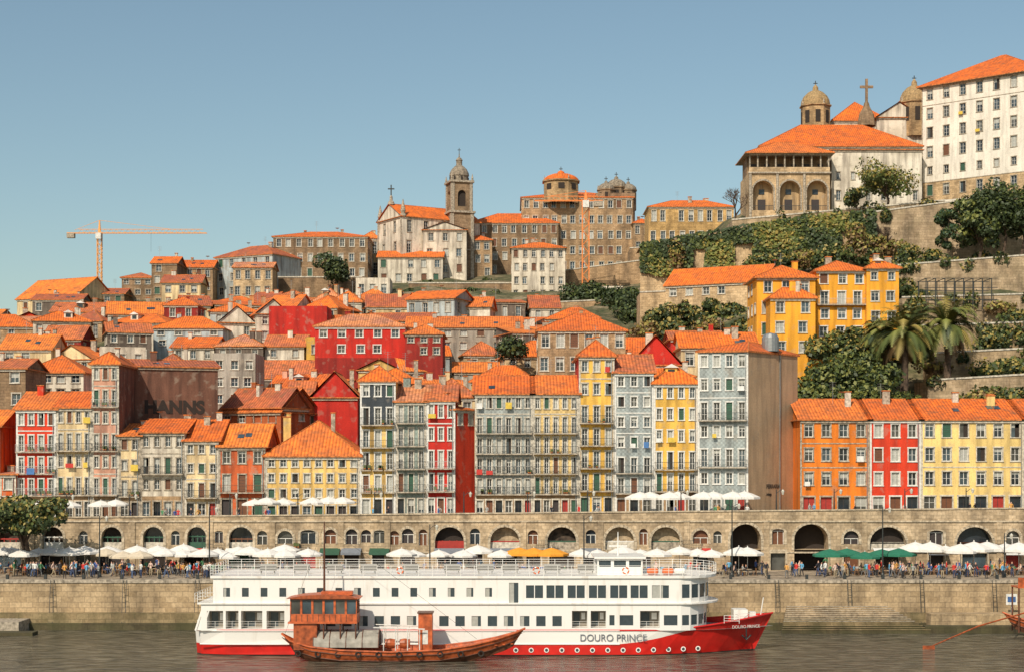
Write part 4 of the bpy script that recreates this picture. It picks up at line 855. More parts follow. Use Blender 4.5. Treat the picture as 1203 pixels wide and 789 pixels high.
# ------------------------------------------------------------ ship
def ship():
    D=155.5; k=D/F; x0=X(227,D); g=G('river_cruise_ship',(x0+28,D+5,0)); fr=Fr((x0,D),(x0+56.5,D)); p=fr.pt
    u=lambda px:(px-227)*k
    z=lambda py:H-(py-540)*k
    def paint(n,c,v=0.06): return plain(n,c,0.28,0,v,1.0)
    # hull/superstructure white with faint rust-tinted runs
    W,wn,wb=newmat('ship_white_paint'); wb.inputs['Roughness'].default_value=0.35
    c_=mixc(wn,ramp(wn,noise(wn,1.0,(1.6,1.6,0.22),6),[(0.56,g3(0)),(0.72,g3(0.4))]),(0.80,0.78,0.74,1),(0.50,0.42,0.33,1)); wn.links.new(c_,wb.inputs['Base Color'])
    RD_=paint('ship_red_paint',(0.66,0.02,0.014,1),0.16); GLS=plain('ship_window_glass',(0.05,0.07,0.08,1),0.05); DK=plain('ship_deck',(0.25,0.24,0.22,1),0.8); GR=paint('ship_grey',(0.4,0.4,0.4,1))
    INT=plain('ship_interior',(0.22,0.19,0.15,1),0.8)
    st=[(0,3.9,3.0),(0.6,4.6,3.9),(3,5,4.7),(20,5,5),(38,5,5),(41,5,4.95),(43,4.95,4.8),(45,4.85,4.4),(47,4.6,3.8),(49,4.15,3.1),(51,3.4,2.2),(53,2.4,1.2),(54.7,1.4,0.45),(55.8,0.6,0.05),(56.5,0.08,0.0)]
    def top(uu): return 2.44+max(0,(uu-45))**1.3*0.052
    def red(uu):
        t=top(uu)
        if uu<41: return 1.12
        return min(t,1.12+(uu-41)**1.5*0.075)
    def row(uu,ht,hw):
        t=top(uu); r=max(0.2,red(uu)); hz=lambda zz: hw+(ht-hw)*max(0,min(1,zz/t)); rk=lambda zz: -max(0,uu-50)*0.28*(1-max(0,zz)/t)
        return [(uu+rk(-0.9),hw*0.85,-0.9),(uu+rk(0.10),hz(0.1),0.10),(uu+rk(r),hz(r),r),(uu,ht,t)]
    rows=[row(*s) for s in st]
    for i in range(len(rows)-1):
        for j in range(3):
            m=[DARK,RD_,W][j]
            for sg in (1,-1):
                a,b,c,d=rows[i][j],rows[i+1][j],rows[i+1][j+1],rows[i][j+1]
                g['hull'].poly([p(q[0],sg*q[1]-5,q[2]) for q in (a,b,c,d)],m)
        a,b=rows[i][3],rows[i+1][3]
        g['deck'].poly([p(a[0],a[1]-5.02,2.4),p(b[0],b[1]-5.02,2.4),p(b[0],-b[1]-4.98,2.4),p(a[0],-a[1]-4.98,2.4)],DK)
    for j in range(3):
        a,d=rows[0][j],rows[0][j+1]; g['hull'].poly([p(a[0],-a[1]-5,a[2]),p(a[0],a[1]-5,a[2]),p(d[0],d[1]-5,d[2]),p(d[0],-d[1]-5,d[2])],[DARK,RD_,W][j])
    for zz,mm in ((2.40,W),(1.12,W)):
        g['hull'].tube([p(0.6,-0.3,zz),p(3,0.03,zz),p(41,0.03,zz)],0.07,6,mm)
    g['hull'].tube([p(s[0],s[1]-5,top(s[0])) for s in st],0.09,6,RD_)
    def disc(c,r,m,n=14,dn=0.03):
        g['portholes'].poly([p(c[0]+r*math.cos(6.283*i/n),c[2]+dn,c[1]+r*math.sin(6.283*i/n)) for i in range(n)],m)
    for px in list(range(606,830,18)):
        uu=u(px); hw=0.0
        for s,t in zip(st,st[1:]):
            if s[0]<=uu<=t[0]: f=(uu-s[0])/(t[0]-s[0]); a=s[2]+(t[2]-s[2])*f; b=s[1]+(t[1]-s[1])*f; hw=a+(b-a)*0.3-5
        disc((uu,0.55,hw),0.24,W,14,0.05); disc((uu,0.55,hw),0.15,GLS,14,0.07)
    def pane(fr2,a,b,za,zb,n=-0.06,deep=0.12,op=False):
        reveal(g['superstructure'],fr2,a,b,za,zb,n-deep,n,W if op else GR)
        if op:
            fq(g['superstructure'],fr2,a,b,n-deep,za,zb,INT); fq(g['windows'],fr2,a+0.2,a+(b-a)*0.55,n-deep+0.02,za+0.1,zb-0.25,GLS); fq(g['windows'],fr2,a+(b-a)*0.65,b-0.15,n-deep+0.02,za+0.7,zb-0.3,W)
        else:
            fq(g['windows'],fr2,a,b,n-deep,za,zb,GLS)
            if R()<0.4: fq(g['windows'],fr2,a,b-(b-a)*U(0.3,0.7),n-deep+0.01,za,zb,GL[3])
    def deckside(frs,sgn):
        l1=[]
        for a,b in ((243,262),(265,280),(283,308),(313,334)): l1.append((u(a),u(b),z(738),z(717),1))
        for px in range(345,660,19): l1.append((u(px),u(px+11),z(735),z(723),0))
        for a,b,o in ((672,690,1),(694,712,1),(716,722,0),(728,744,0),(752,775,1),(780,796,0)): l1.append((u(a),u(b),z(737 if o else 734),z(717 if o else 722),o))
        wall(g['superstructure'],frs,u(800),2.42,4.95,[q[:4] for q in l1],W,u00=u(236),n=-0.06)
        for q in l1: pane(frs,q[0],q[1],q[2],q[3],-0.06,1.4 if q[4] else 0.08,bool(q[4]))
        l2=[]
        for px in range(262,590,22): l2.append((u(px),u(px+8),z(700.5),z(690),0))
        l2.append((u(598),u(609),z(708),z(684),0))
        for a in (618,642,667,692,717,741,766): l2.append((u(a),u(a+20),z(702),z(687),0))
        wall(g['superstructure'],frs,u(800),5.1,7.45,[q[:4] for q in l2],W,u00=u(250),n=-0.12)
        for q in l2:
            pane(frs,q[0],q[1],q[2],q[3],-0.12,0.08)
            if q[1]-q[0]>1.2: fbox(g['windows'],frs,(q[0]+q[1])/2-0.04,(q[0]+q[1])/2+0.04,-0.2,-0.1,q[2],q[3],W)
    deckside(fr,1)
    frb=Fr(fr.pt(0,-10,0)[:2],fr.pt(56,-10,0)[:2]); frb.n=(-frb.n[0],-frb.n[1]); deckside(frb,-1)
    def front(uf,a,b,za,zb,wa,wb,seg=10):
        P=[p(uf+a*math.cos(t),-5+b*math.sin(t),0)[:2] for t in [math.pi/2-math.pi*i/seg for i in range(seg+1)]]
        for i in range(seg):
            f=Fr(P[i],P[i+1]); L=f.L; o=(0.12,L-0.12,wa,wb); wall(g['superstructure'],f,L,za,zb,[o],W); reveal(g['superstructure'],f,*o,-0.06,0,GR); fq(g['windows'],f,o[0],o[1],-0.06,wa,wb,GLS)
    front(u(800),3.0,4.94,2.42,4.95,z(734),z(722)); front(u(800),3.2,4.88,5.1,7.45,z(702),z(686))
    def slab(ua,uf,a,hw,za,zb,mat,part='decks'):
        pts=[(ua,hw)]+[(uf+a*math.cos(t),hw*math.sin(t)) for t in [math.pi/2-math.pi*i/14 for i in range(15)]]+[(ua,-hw)]
        lo=[p(x,y-5,za) for x,y in pts]; hi=[p(x,y-5,zb) for x,y in pts]; g[part].poly(hi,mat); g[part].poly(lo[::-1],mat)
        for i in range(len(pts)): j=(i+1)%len(pts); g[part].poly([lo[i],lo[j],hi[j],hi[i]],mat)
        return pts
    slab(u(232),u(802),4.0,5.1,4.95,5.1,W); pts=slab(u(247),u(802),3.8,5.05,7.45,7.68,W)
    for n in (-0.15,-9.85):
        for a in (232,240): g['superstructure'].tube([p(u(a)-0.2,n,2.4),p(u(a)+0.6,n,4.95)],0.1,4,W)
        g['superstructure'].poly([p(0.1,n,2.44),p(u(236),n,2.44),p(u(236),n,4.95),p(0.9,n,4.95)],W)
    for zz,ua,n in ((2.42,u(236),-0.06),(5.1,u(250),-0.12)):
        h=2.53 if zz<3 else 2.35; f=Fr(p(ua,-10-n,0)[:2],p(ua,n,0)[:2]); wall(g['superstructure'],f,f.L,zz,zz+h,[(1,3,zz+0.9,zz+1.9),(4.2,5.6,zz+0.05,zz+2.0),(7,9,zz+0.9,zz+1.9)],W); fq(g['windows'],f,0.5,9.2,-0.1,zz,zz+2.1,GLS)
    def railing(pt,zz,h,rails,part='railings',sp=1.3,r=0.03):
        for i in range(len(pt)-1):
            a,b=Vector(pt[i]),Vector(pt[i+1]); l=(b-a).length; n=max(1,int(l/sp))
            for j in range(n): q=a.lerp(b,j/n); g[part].tube([(q.x,q.y,zz),(q.x,q.y,zz+h)],r,4,W)
            for q in range(1,rails+1): g[part].tube([(a.x,a.y,zz+h*q/rails),(b.x,b.y,zz+h*q/rails)],r*0.8,4,W)
    loop=[p(x,y-5,0)[:2] for x,y in [(a,b*0.985) for a,b in pts]]; loop.append(loop[0]); railing(loop,7.68,1.0,4)
    railing([p(u(805)+3.9,-1.2,0)[:2],p(u(870),-0.9,0)[:2],p(52.5,-2.6,0)[:2],p(55.6,-4.6,0)[:2]],3.0,0.75,3)
    railing([p(u(228),-0.4,0)[:2],p(u(228),-9.6,0)[:2]],5.1,0.9,3); railing([p(0.3,-0.6,0)[:2],p(0.3,-9.4,0)[:2]],2.44,0.95,3); railing([p(u(232),-0.05,0)[:2],p(u(250),-0.05,0)[:2]],5.1,0.95,3)
    for a,b in ((243,262),(265,280),(283,308),(313,334),(672,690),(694,712),(752,775)): railing([p(u(a),-0.1,0)[:2],p(u(b),-0.1,0)[:2]],z(738),0.7,3,'railings',0.6,0.02)
    f=Fr(p(u(703),-2.0,0)[:2],p(u(757),-2.0,0)[:2]); L=f.L; zz=7.68
    for ff,LL in ((f,L),(Fr(f.pt(L,0,0)[:2],f.pt(L,-6,0)[:2]),6),(Fr(f.pt(0,-6,0)[:2],f.pt(0,0,0)[:2]),6),(Fr(f.pt(L,-6,0)[:2],f.pt(0,-6,0)[:2]),L)):
        ops=[(LL*i/3+0.15,LL*(i+1)/3-0.15,zz+0.75,zz+1.35) for i in range(3)]; wall(g['wheelhouse'],ff,LL,zz,zz+1.55,ops,W)
        for o in ops: reveal(g['wheelhouse'],ff,*o,-0.06,0,W); fq(g['windows'],ff,o[0],o[1],-0.06,o[2],o[3],GLS)
    fbox(g['wheelhouse'],f,-0.3,L+0.3,-6.3,0.3,zz+1.55,zz+1.72,W,True)
    g['mast'].tube([f.pt(L/2,-3,zz+1.7),f.pt(L/2,-3,zz+4.0)],[0.09,0.04],6,W); g['mast'].tube([f.pt(L/2-0.9,-3,zz+2.6),f.pt(L/2+0.9,-3,zz+2.6)],0.08,6,W)
    OR=plain('safety_orange',(0.8,0.16,0.03,1),0.5)
    for px in (768,786,800):
        c=p(u(px),-1.2,8.05); g['life_rafts'].tube([(c[0]-0.55,c[1],c[2]),(c[0]-0.45,c[1],c[2]),(c[0]+0.45,c[1],c[2]),(c[0]+0.55,c[1],c[2])],[0.15,0.3,0.3,0.15],10,OR if px<795 else W)
    for px in (300,340,380,420,470,520,560,590,640,680):
        fbox(g['deck_benches'],fr,u(px),u(px)+1.6,-3.0,-2.5,8.0,8.1,DK,True); fbox(g['deck_benches'],fr,u(px),u(px)+1.6,-3.06,-3.0,8.1,8.6,DK,True)
        for q in (0.1,1.4): fbox(g['deck_benches'],fr,u(px)+q,u(px)+q+0.08,-2.9,-2.6,7.68,8.0,DK,True)
    for px in (470,630,735):
        c=p(u(px),0.02,8.2)
        for i in range(12):
            a=6.283*i/12; b=6.283*(i+1)/12; g['lifebuoys'].tube([(c[0]+0.3*math.cos(a),c[1]-0.04,c[2]+0.3*math.sin(a)),(c[0]+0.3*math.cos(b),c[1]-0.04,c[2]+0.3*math.sin(b))],0.07,5,OR if i%3 else W,False)
    fbox(g['foredeck_gear'],fr,u(868),u(885),-5.6,-3.6,2.42,4.1,W,True); fbox(g['foredeck_gear'],fr,u(889),u(896),-5.4,-4.4,2.42,3.8,W,True); g['foredeck_gear'].tube([p(55.3,-5,3.3),p(55.6,-5,5.2)],0.05,5,W)
    a=p(53.6,-3.05,2.2); g['anchor'].tube([(a[0],a[1]-0.15,a[2]+0.2),(a[0],a[1]-0.2,a[2]-0.9)],0.07,6,IRON); g['anchor'].tube([(a[0]-0.45,a[1]-0.2,a[2]-0.5),(a[0],a[1]-0.22,a[2]-0.95),(a[0]+0.45,a[1]-0.2,a[2]-0.5)],0.08,6,IRON)
    e=g.done()
    txt=plain('lettering_grey',(0.16,0.17,0.2,1)); o=text('DOURO PRINCE',1.0,(0,0,0),(math.pi/2,0,0),txt,'hull_lettering'); o.scale=(0.88,0.95,1); o.parent=e; o.location=Vector(p(u(681),0.09,1.42))-Vector(g.loc)
    o=text('DOURO PRINCE',0.42,(0,0,0),(math.pi/2,0,0.38),WHITE,'bow_lettering'); o.parent=e; o.location=Vector(p(u(862),-1.15,2.5))-Vector(g.loc)
ship()
# ------------------------------------------------------------ rabelo boats
def rabelo(name,pl,pr,D,full=True,flip=False):
    k=D/F; x0=X(pl,D); Lb=(pr-pl)*k; cy=D
    g=G(name,(x0+Lb/2,cy,0)); WD1=plain('varnished_wood',(0.44,0.10,0.03,1),0.4,0,0.4,2.0); WD2=plain('dark_wood',(0.14,0.05,0.025,1),0.5,0,0.3,2.0); WD3=plain('orange_wood',(0.58,0.125,0.035,1),0.45,0,0.35,2.0)
    S=[(0,0.15,2.5),(0.04,0.9,1.9),(0.12,1.6,1.45),(0.25,1.95,1.15),(0.45,2.05,1.0),(0.65,1.9,1.15),(0.78,1.45,1.55),(0.88,0.9,2.05),(0.96,0.35,2.6),(1.0,0.06,3.0)]
    XX=lambda t:(x0+Lb*(1-t)) if flip else (x0+Lb*t)
    rows=[]
    for t,h,zt in S:
        rk=0.05*Lb*(1 if t<0.15 else (-1 if t>0.75 else 0))*(abs(t-0.5)*2)
        lo=max(-0.5,zt-1.7); tl=lambda f: XX(t)+(rk*(1-f)*(-1 if flip else 1))
        rows.append([(tl(0),h*0.55,lo),(tl(0.35),h*0.82,lo+(zt-lo)*0.4),(tl(0.7),h*0.96,lo+(zt-lo)*0.75),(XX(t),h,zt)])
    for i in range(len(rows)-1):
        for j in range(3):
            for sg in (1,-1):
                a,b,c,d=rows[i][j],rows[i+1][j],rows[i+1][j+1],rows[i][j+1]; g['hull'].poly([(q[0],cy-sg*q[1],q[2]) for q in (a,b,c,d)],[WD2,WD1,WD3][j])
        a,b=rows[i][3],rows[i+1][3]; g['deck'].poly([(a[0],cy-a[1]*0.95,a[2]-0.35),(b[0],cy-b[1]*0.95,b[2]-0.35),(b[0],cy+b[1]*0.95,b[2]-0.35),(a[0],cy+a[1]*0.95,a[2]-0.35)],WD1)
    for sg in (1,-1):
        for j,r in ((3,0.09),(2,0.05),(1,0.05)): g['gunwale'].tube([(q[j][0],cy-sg*(q[j][1]+0.03),q[j][2]) for q in rows],r,5,WD2 if j<3 else WD3)
    if full:
        z=lambda py:H-(py-540)*k
        x=lambda px:X(px,D)
        fr=Fr((x(343),cy-1.35),(x(421),cy-1.35)); L=fr.L; zm,zt=z(729),z(701)
        fbox(g['cabin'],fr,L*0.05,L*0.4,-2.5,-0.1,1.1,zm-0.1,WD1,True); fbox(g['cabin'],fr,-0.2,L,-2.8,0.1,zm-0.1,zm+0.05,WD3,True)
        for q in (0.5,0.75,0.98):
            for nn in (-0.1,-2.6): g['cabin'].tube([fr.pt(L*q,nn,0.9),fr.pt(L*q,nn,zm)],0.08,6,WD2)
        for ff,LL,nw in ((fr,L,6),(Fr(fr.pt(L,0,0)[:2],fr.pt(L,-2.7,0)[:2]),2.7,2),(Fr(fr.pt(0,-2.7,0)[:2],fr.pt(0,0,0)[:2]),2.7,2),(Fr(fr.pt(L,-2.7,0)[:2],fr.pt(0,-2.7,0)[:2]),L,6)):
            ops=[(LL*i/nw+0.1,LL*(i+1)/nw-0.1,zm+0.8,zt-0.12) for i in range(nw)]; wall(g['cabin'],ff,LL,zm+0.05,zt,ops,WD3)
            for i,o in enumerate(ops): reveal(g['cabin'],ff,*o,-0.08,0,WD1); fq(g['cabin_windows'],ff,o[0],o[1],-0.08,o[2],o[3],GL[1] if i%2 else GL[2])
            for i in range(nw*2): fq(g['cabin'],ff,LL*i/nw/2+0.03,LL*i/nw/2+0.09,0.01,zm+0.1,zm+0.75,WD2)
        for i in range(5):
            a=-0.3+(L+0.6)*i/5; b=-0.3+(L+0.6)*(i+1)/5; c0=lambda q:zt+0.02+0.35*math.sin(math.pi*q/5)**0.6 if 0<q<5 else zt+0.02
            g['cabin_roof'].poly([fr.pt(a,0.3,c0(i)),fr.pt(b,0.3,c0(i+1)),fr.pt(b,-3.0,c0(i+1)),fr.pt(a,-3.0,c0(i))],WD3); g['cabin_roof'].poly([fr.pt(a,0.3,zt),fr.pt(b,0.3,zt),fr.pt(b,0.3,c0(i+1)),fr.pt(a,0.3,c0(i))],WD1)
        g['cabin_roof'].poly([fr.pt(-0.3,0.3,zt),fr.pt(L+0.3,0.3,zt),fr.pt(L+0.3,-3,zt),fr.pt(-0.3,-3,zt)],WD1)
        fbox(g['cabin_roof'],fr,0.45*L,0.92*L,-2.0,-0.8,zt+0.25,zt+0.6,WD3,True)
        TP=plain('grey_canvas',(0.36,0.33,0.28,1),0.7,0,0.25,1.5); xa,xb=x(370),x(446); n=10; zc=1.35
        for i in range(n):
            t0,t1=math.pi*i/n,math.pi*(i+1)/n; P=lambda xx,t:(xx,cy-1.55*math.cos(t),zc+1.5*math.sin(t)); g['canvas_tilt'].poly([P(xa,t0),P(xb,t0),P(xb,t1),P(xa,t1)],TP)
            for xx in (xa,xb): g['canvas_tilt'].poly([(xx,cy,zc),P(xx,t0),P(xx,t1)],DARK)
        for q in range(5):
            xx=xa+(xb-xa)*q/4; g['canvas_tilt'].tube([(xx,cy-1.58*math.cos(math.pi*i/n),zc+1.53*math.sin(math.pi*i/n)) for i in range(n+1)],0.05,4,WD2)
        for px in (452,466,480,494):
            for yy in (-1.4,1.4): g['canopy_frame'].tube([(x(px),cy+yy,0.9),(x(px),cy+yy,3.1)],0.05,5,WHITE)
        for yy in (-1.4,1.4): g['canopy_frame'].tube([(x(440),cy+yy,3.2),(x(500),cy+yy,3.05)],0.06,5,WHITE)
        for px in (459,476): g['barrels'].tube([(x(px-6),cy-0.4,1.6),(x(px),cy-0.4,1.6),(x(px+6),cy-0.4,1.6)],[0.4,0.5,0.4],12,WD1)
        bf=Fr((x(492),cy-0.9),(x(512),cy-0.9)); fbox(g['deck_box'],bf,0,1.3,-1.8,0,0.8,z(719),WD3,True); fbox(g['deck_box'],bf,0.4,0.9,0.0,0.03,1.6,2.9,WHITE); fbox(g['deck_box'],bf,-0.1,1.4,-1.9,0.1,z(719),z(719)+0.1,WD2,True)
        g['mast'].tube([(x(381),cy,zt),(x(381),cy,z(612))],[0.12,0.05],8,WD2); g['mast'].tube([(x(381),cy,z(615)),(x(560),cy,2.0)],0.015,3,IRON); g['mast'].tube([(x(381),cy,z(615)),(x(335),cy,2.5)],0.015,3,IRON)
        for i in range(9):
            xx=x(525)+i*0.75; g['benches'].box(xx,xx+0.25,cy-1.3+i*0.07,cy+1.3-i*0.07,1.15+i*0.05,1.22+i*0.05,WD3)
        for i in range(10):
            xx=x(352)+i*1.9
            for j in range(10):
                a=6.283*j/10; b=6.283*(j+1)/10; yy=cy-2.1+abs(i-4.5)**2*0.045; g['tyre_fenders'].tube([(xx+0.24*math.cos(a),yy,0.75+0.24*math.sin(a)),(xx+0.24*math.cos(b),yy,0.75+0.24*math.sin(b))],0.08,5,DARK,False)
    else:
        g['steering_oar'].tube([(X(1210,D),cy-0.5,3.2),(X(1150,D-3),cy-3,1.9),(X(1092,D-7),cy-7,0.2)],[0.09,0.09,0.07],6,WD1); g['steering_oar'].box(X(1084,D-7),X(1098,D-7),cy-7.05,cy-6.95,-0.1,0.35,WD1)
        q=Fr((X(1192,D),cy-1.2),(X(1260,D),cy-1.2)); fbox(g['steering_platform'],q,0,q.L,-2.4,0,5.6,5.75,WD3,True); fbox(g['steering_platform'],q,0,q.L,-0.08,0,5.75,6.7,WD3,True)
        for uu in (0.1,q.L/2,q.L-0.1):
            for nn in (-0.1,-2.3): g['steering_platform'].tube([q.pt(uu,nn,1.0),q.pt(uu,nn,5.6)],0.09,6,WD2)
    g.done()
rabelo('rabelo_boat',331,617,152.2); rabelo('rabelo_boat',1178,1460,168,False,True)
# ------------------------------------------------------------ parasols, lamps, furniture, people
def parasolmesh(col,r=1.75,name='parasol'):
    mb=MB(); m=plain('canvas_'+name,col,0.8,0,0.1); n=8
    ap=(0,0,3.0); rim=[(r*math.cos(6.283*i/n+0.39),r*math.sin(6.283*i/n+0.39),2.35) for i in range(n)]; mid=[(x*0.5,y*0.5,2.73) for x,y,z in rim]
    for i in range(n):
        j=(i+1)%n; mb.poly([mid[i],mid[j],ap],m); mb.poly([rim[i],rim[j],mid[j],mid[i]],m); a,b=rim[i],rim[j]
        mb.poly([(a[0],a[1],2.12),(b[0],b[1],2.12),b,a],m); mb.tube([(0,0,2.2),(a[0]*0.95,a[1]*0.95,2.32)],0.015,3,WHITE,False)
    mb.tube([(0,0,0),(0,0,3.05)],0.035,6,WHITE); mb.rev((0,0,0),[(0.35,0),(0.35,0.08),(0.05,0.12)],10,TRIM); mb.rev((0,0,3.0),[(0.06,0),(0.06,0.08),(0,0.15)],6,WHITE)
    return mb.mesh(name)
PW=parasolmesh((0.80,0.77,0.72,1)); PG=parasolmesh((0.02,0.17,0.10,1),2.0,'parasol_green'); PO=parasolmesh((0.85,0.34,0.03,1),1.9,'parasol_orange'); PCR=parasolmesh((0.66,0.56,0.42,1),1.75,'parasol_cream')
def inst(name,me,x,y,z,rot=0.0,s=1.0):
    o=bpy.data.objects.new(name,me); o.location=(x,y,z); o.rotation_euler=(0,0,rot); o.scale=(s,s,s); return link(o)
pars=[]
for px in list(range(8,268,23)): pars.append((px+U(-5,5),U(186.5,191),PW if R()<0.8 else PCR))
for px in range(14,360,29): pars.append((px+U(-5,5),U(191.2,193),PW if R()<0.8 else PCR))
for px in range(270,365,22): pars.append((px+U(-4,4),U(186.5,189),PW))
for px in (470,486,514,546,562,590,682,700,730,752,772,800,820,838,868,880): pars.append((px+U(-2,2),U(186,191),PW))
pars+=[(627,188,PO),(648,187,PO),(610,189,PO),(975,187.5,PG),(995,190.5,PG),(1016,187.5,PG),(1036,190,PG),(1056,188,PG)]
for px in (1076,1094,1112,1128,1146,1160,1180,1198,1215): pars.append((px+U(-2,2),U(185.5,190.5),PW))
for px,d,me in pars: inst('parasol',me,X(px,d),d,QZ,U(0,1),U(0.9,1.12) if px<1070 else U(1.1,1.3))
for px in (48,66,84,118,134,298,314,332,368,386,402,752,764,786,796,826,838,860,874): inst('parasol',PW,X(px,200),200+U(-1,1),sz(px)+0.05,U(0,1),U(0.85,1.0) if px<700 else 1.1)
def tablemesh():
    mb=MB(); mb.rev((0,0,0),[(0.25,0),(0.25,0.03),(0.03,0.05),(0.03,0.71),(0.42,0.72),(0.42,0.75),(0,0.75)],14,TRIM); return mb.mesh('cafe_table')
def chairmesh():
    mb=MB(); m=plain('chair_wood',(0.30,0.16,0.08,1))
    for a in (-0.2,0.17):
        for b in (-0.2,0.17): mb.box(a,a+0.03,b,b+0.03,0,0.44,m)
    mb.box(-0.21,0.21,-0.21,0.21,0.44,0.47,m); mb.box(-0.2,-0.17,0.17,0.2,0.47,0.88,m); mb.box(0.17,0.2,0.17,0.2,0.47,0.88,m)
    for z in (0.6,0.74): mb.box(-0.17,0.17,0.175,0.195,z,z+0.09,m)
    return mb.mesh('cafe_chair')
TM,CM=tablemesh(),chairmesh()
LG=plain('lamp_glass',(0.6,0.58,0.5,1),0.2)
def lamp(x,y,z,h,double=False):
    mb=MB(); mb.rev((0,0,0),[(0.22,0),(0.22,0.3),(0.12,0.5),(0.09,1.2),(0.06,h-0.6),(0.05,h)],8,IRON)
    for s in ((-1,1) if double else (1,)):
        mb.tube([(0,0,h-0.5),(s*0.5,0,h-0.1),(s*0.8,0,h-0.15)],0.035,5,IRON); mb.rev((s*0.8,0,h-0.65),[(0.1,0),(0.2,0.4),(0.22,0.42),(0.06,0.6),(0,0.68)],6,LG)
    inst('street_lamp',mb.mesh('street_lamp'),x,y,z)
for px,h in ((117,7),(246,8),(505,6),(686,7),(860,8.4),(1037,8),(1180,5)): lamp(X(px,184),184,QZ,h,px in(860,))
for px in (78,152,270,350,440,545,620,690,800,912,980,1063,1135): lamp(X(px,196.5),196.5,sz(px),3.6)
def ramp_obj(name,stops,rough=0.8):
    m,nt,b=newmat(name); b.inputs['Roughness'].default_value=rough; oi=N(nt,'ShaderNodeObjectInfo')
    w=N(nt,'ShaderNodeMath',operation='MULTIPLY'); w.inputs[1].default_value=7.13 if 'shirt' in name else (3.7 if 'trous' in name else 1.0); nt.links.new(oi.outputs['Random'],w.inputs[0])
    fr_=N(nt,'ShaderNodeMath',operation='FRACT'); nt.links.new(w.outputs[0],fr_.inputs[0])
    r=N(nt,'ShaderNodeValToRGB'); r.color_ramp.interpolation='CONSTANT'; e=r.color_ramp.elements
    while len(e)<len(stops): e.new(0.5)
    for i,c in enumerate(stops): e[i].position=i/len(stops); e[i].color=(*c,1)
    nt.links.new(fr_.outputs[0],r.inputs[0]); nt.links.new(r.outputs[0],b.inputs['Base Color']); return m
SHIRT=ramp_obj('shirt_cloth',[(0.7,0.7,0.66),(0.05,0.10,0.3),(0.6,0.04,0.03),(0.03,0.03,0.035),(0.12,0.35,0.55),(0.65,0.33,0.08),(0.35,0.35,0.33),(0.7,0.5,0.42),(0.08,0.25,0.12),(0.02,0.02,0.03)])
TROU=ramp_obj('trousers_cloth',[(0.04,0.06,0.13),(0.02,0.02,0.025),(0.35,0.28,0.18),(0.08,0.12,0.22),(0.15,0.15,0.15)])
HAIR=ramp_obj('hair',[(0.02,0.012,0.008),(0.06,0.03,0.015),(0.2,0.12,0.05),(0.03,0.02,0.015)]); SKIN=ramp_obj('skin',[(0.55,0.30,0.20),(0.42,0.23,0.15),(0.6,0.36,0.26)],0.6); SHOE=plain('shoes',(0.03,0.03,0.03,1))
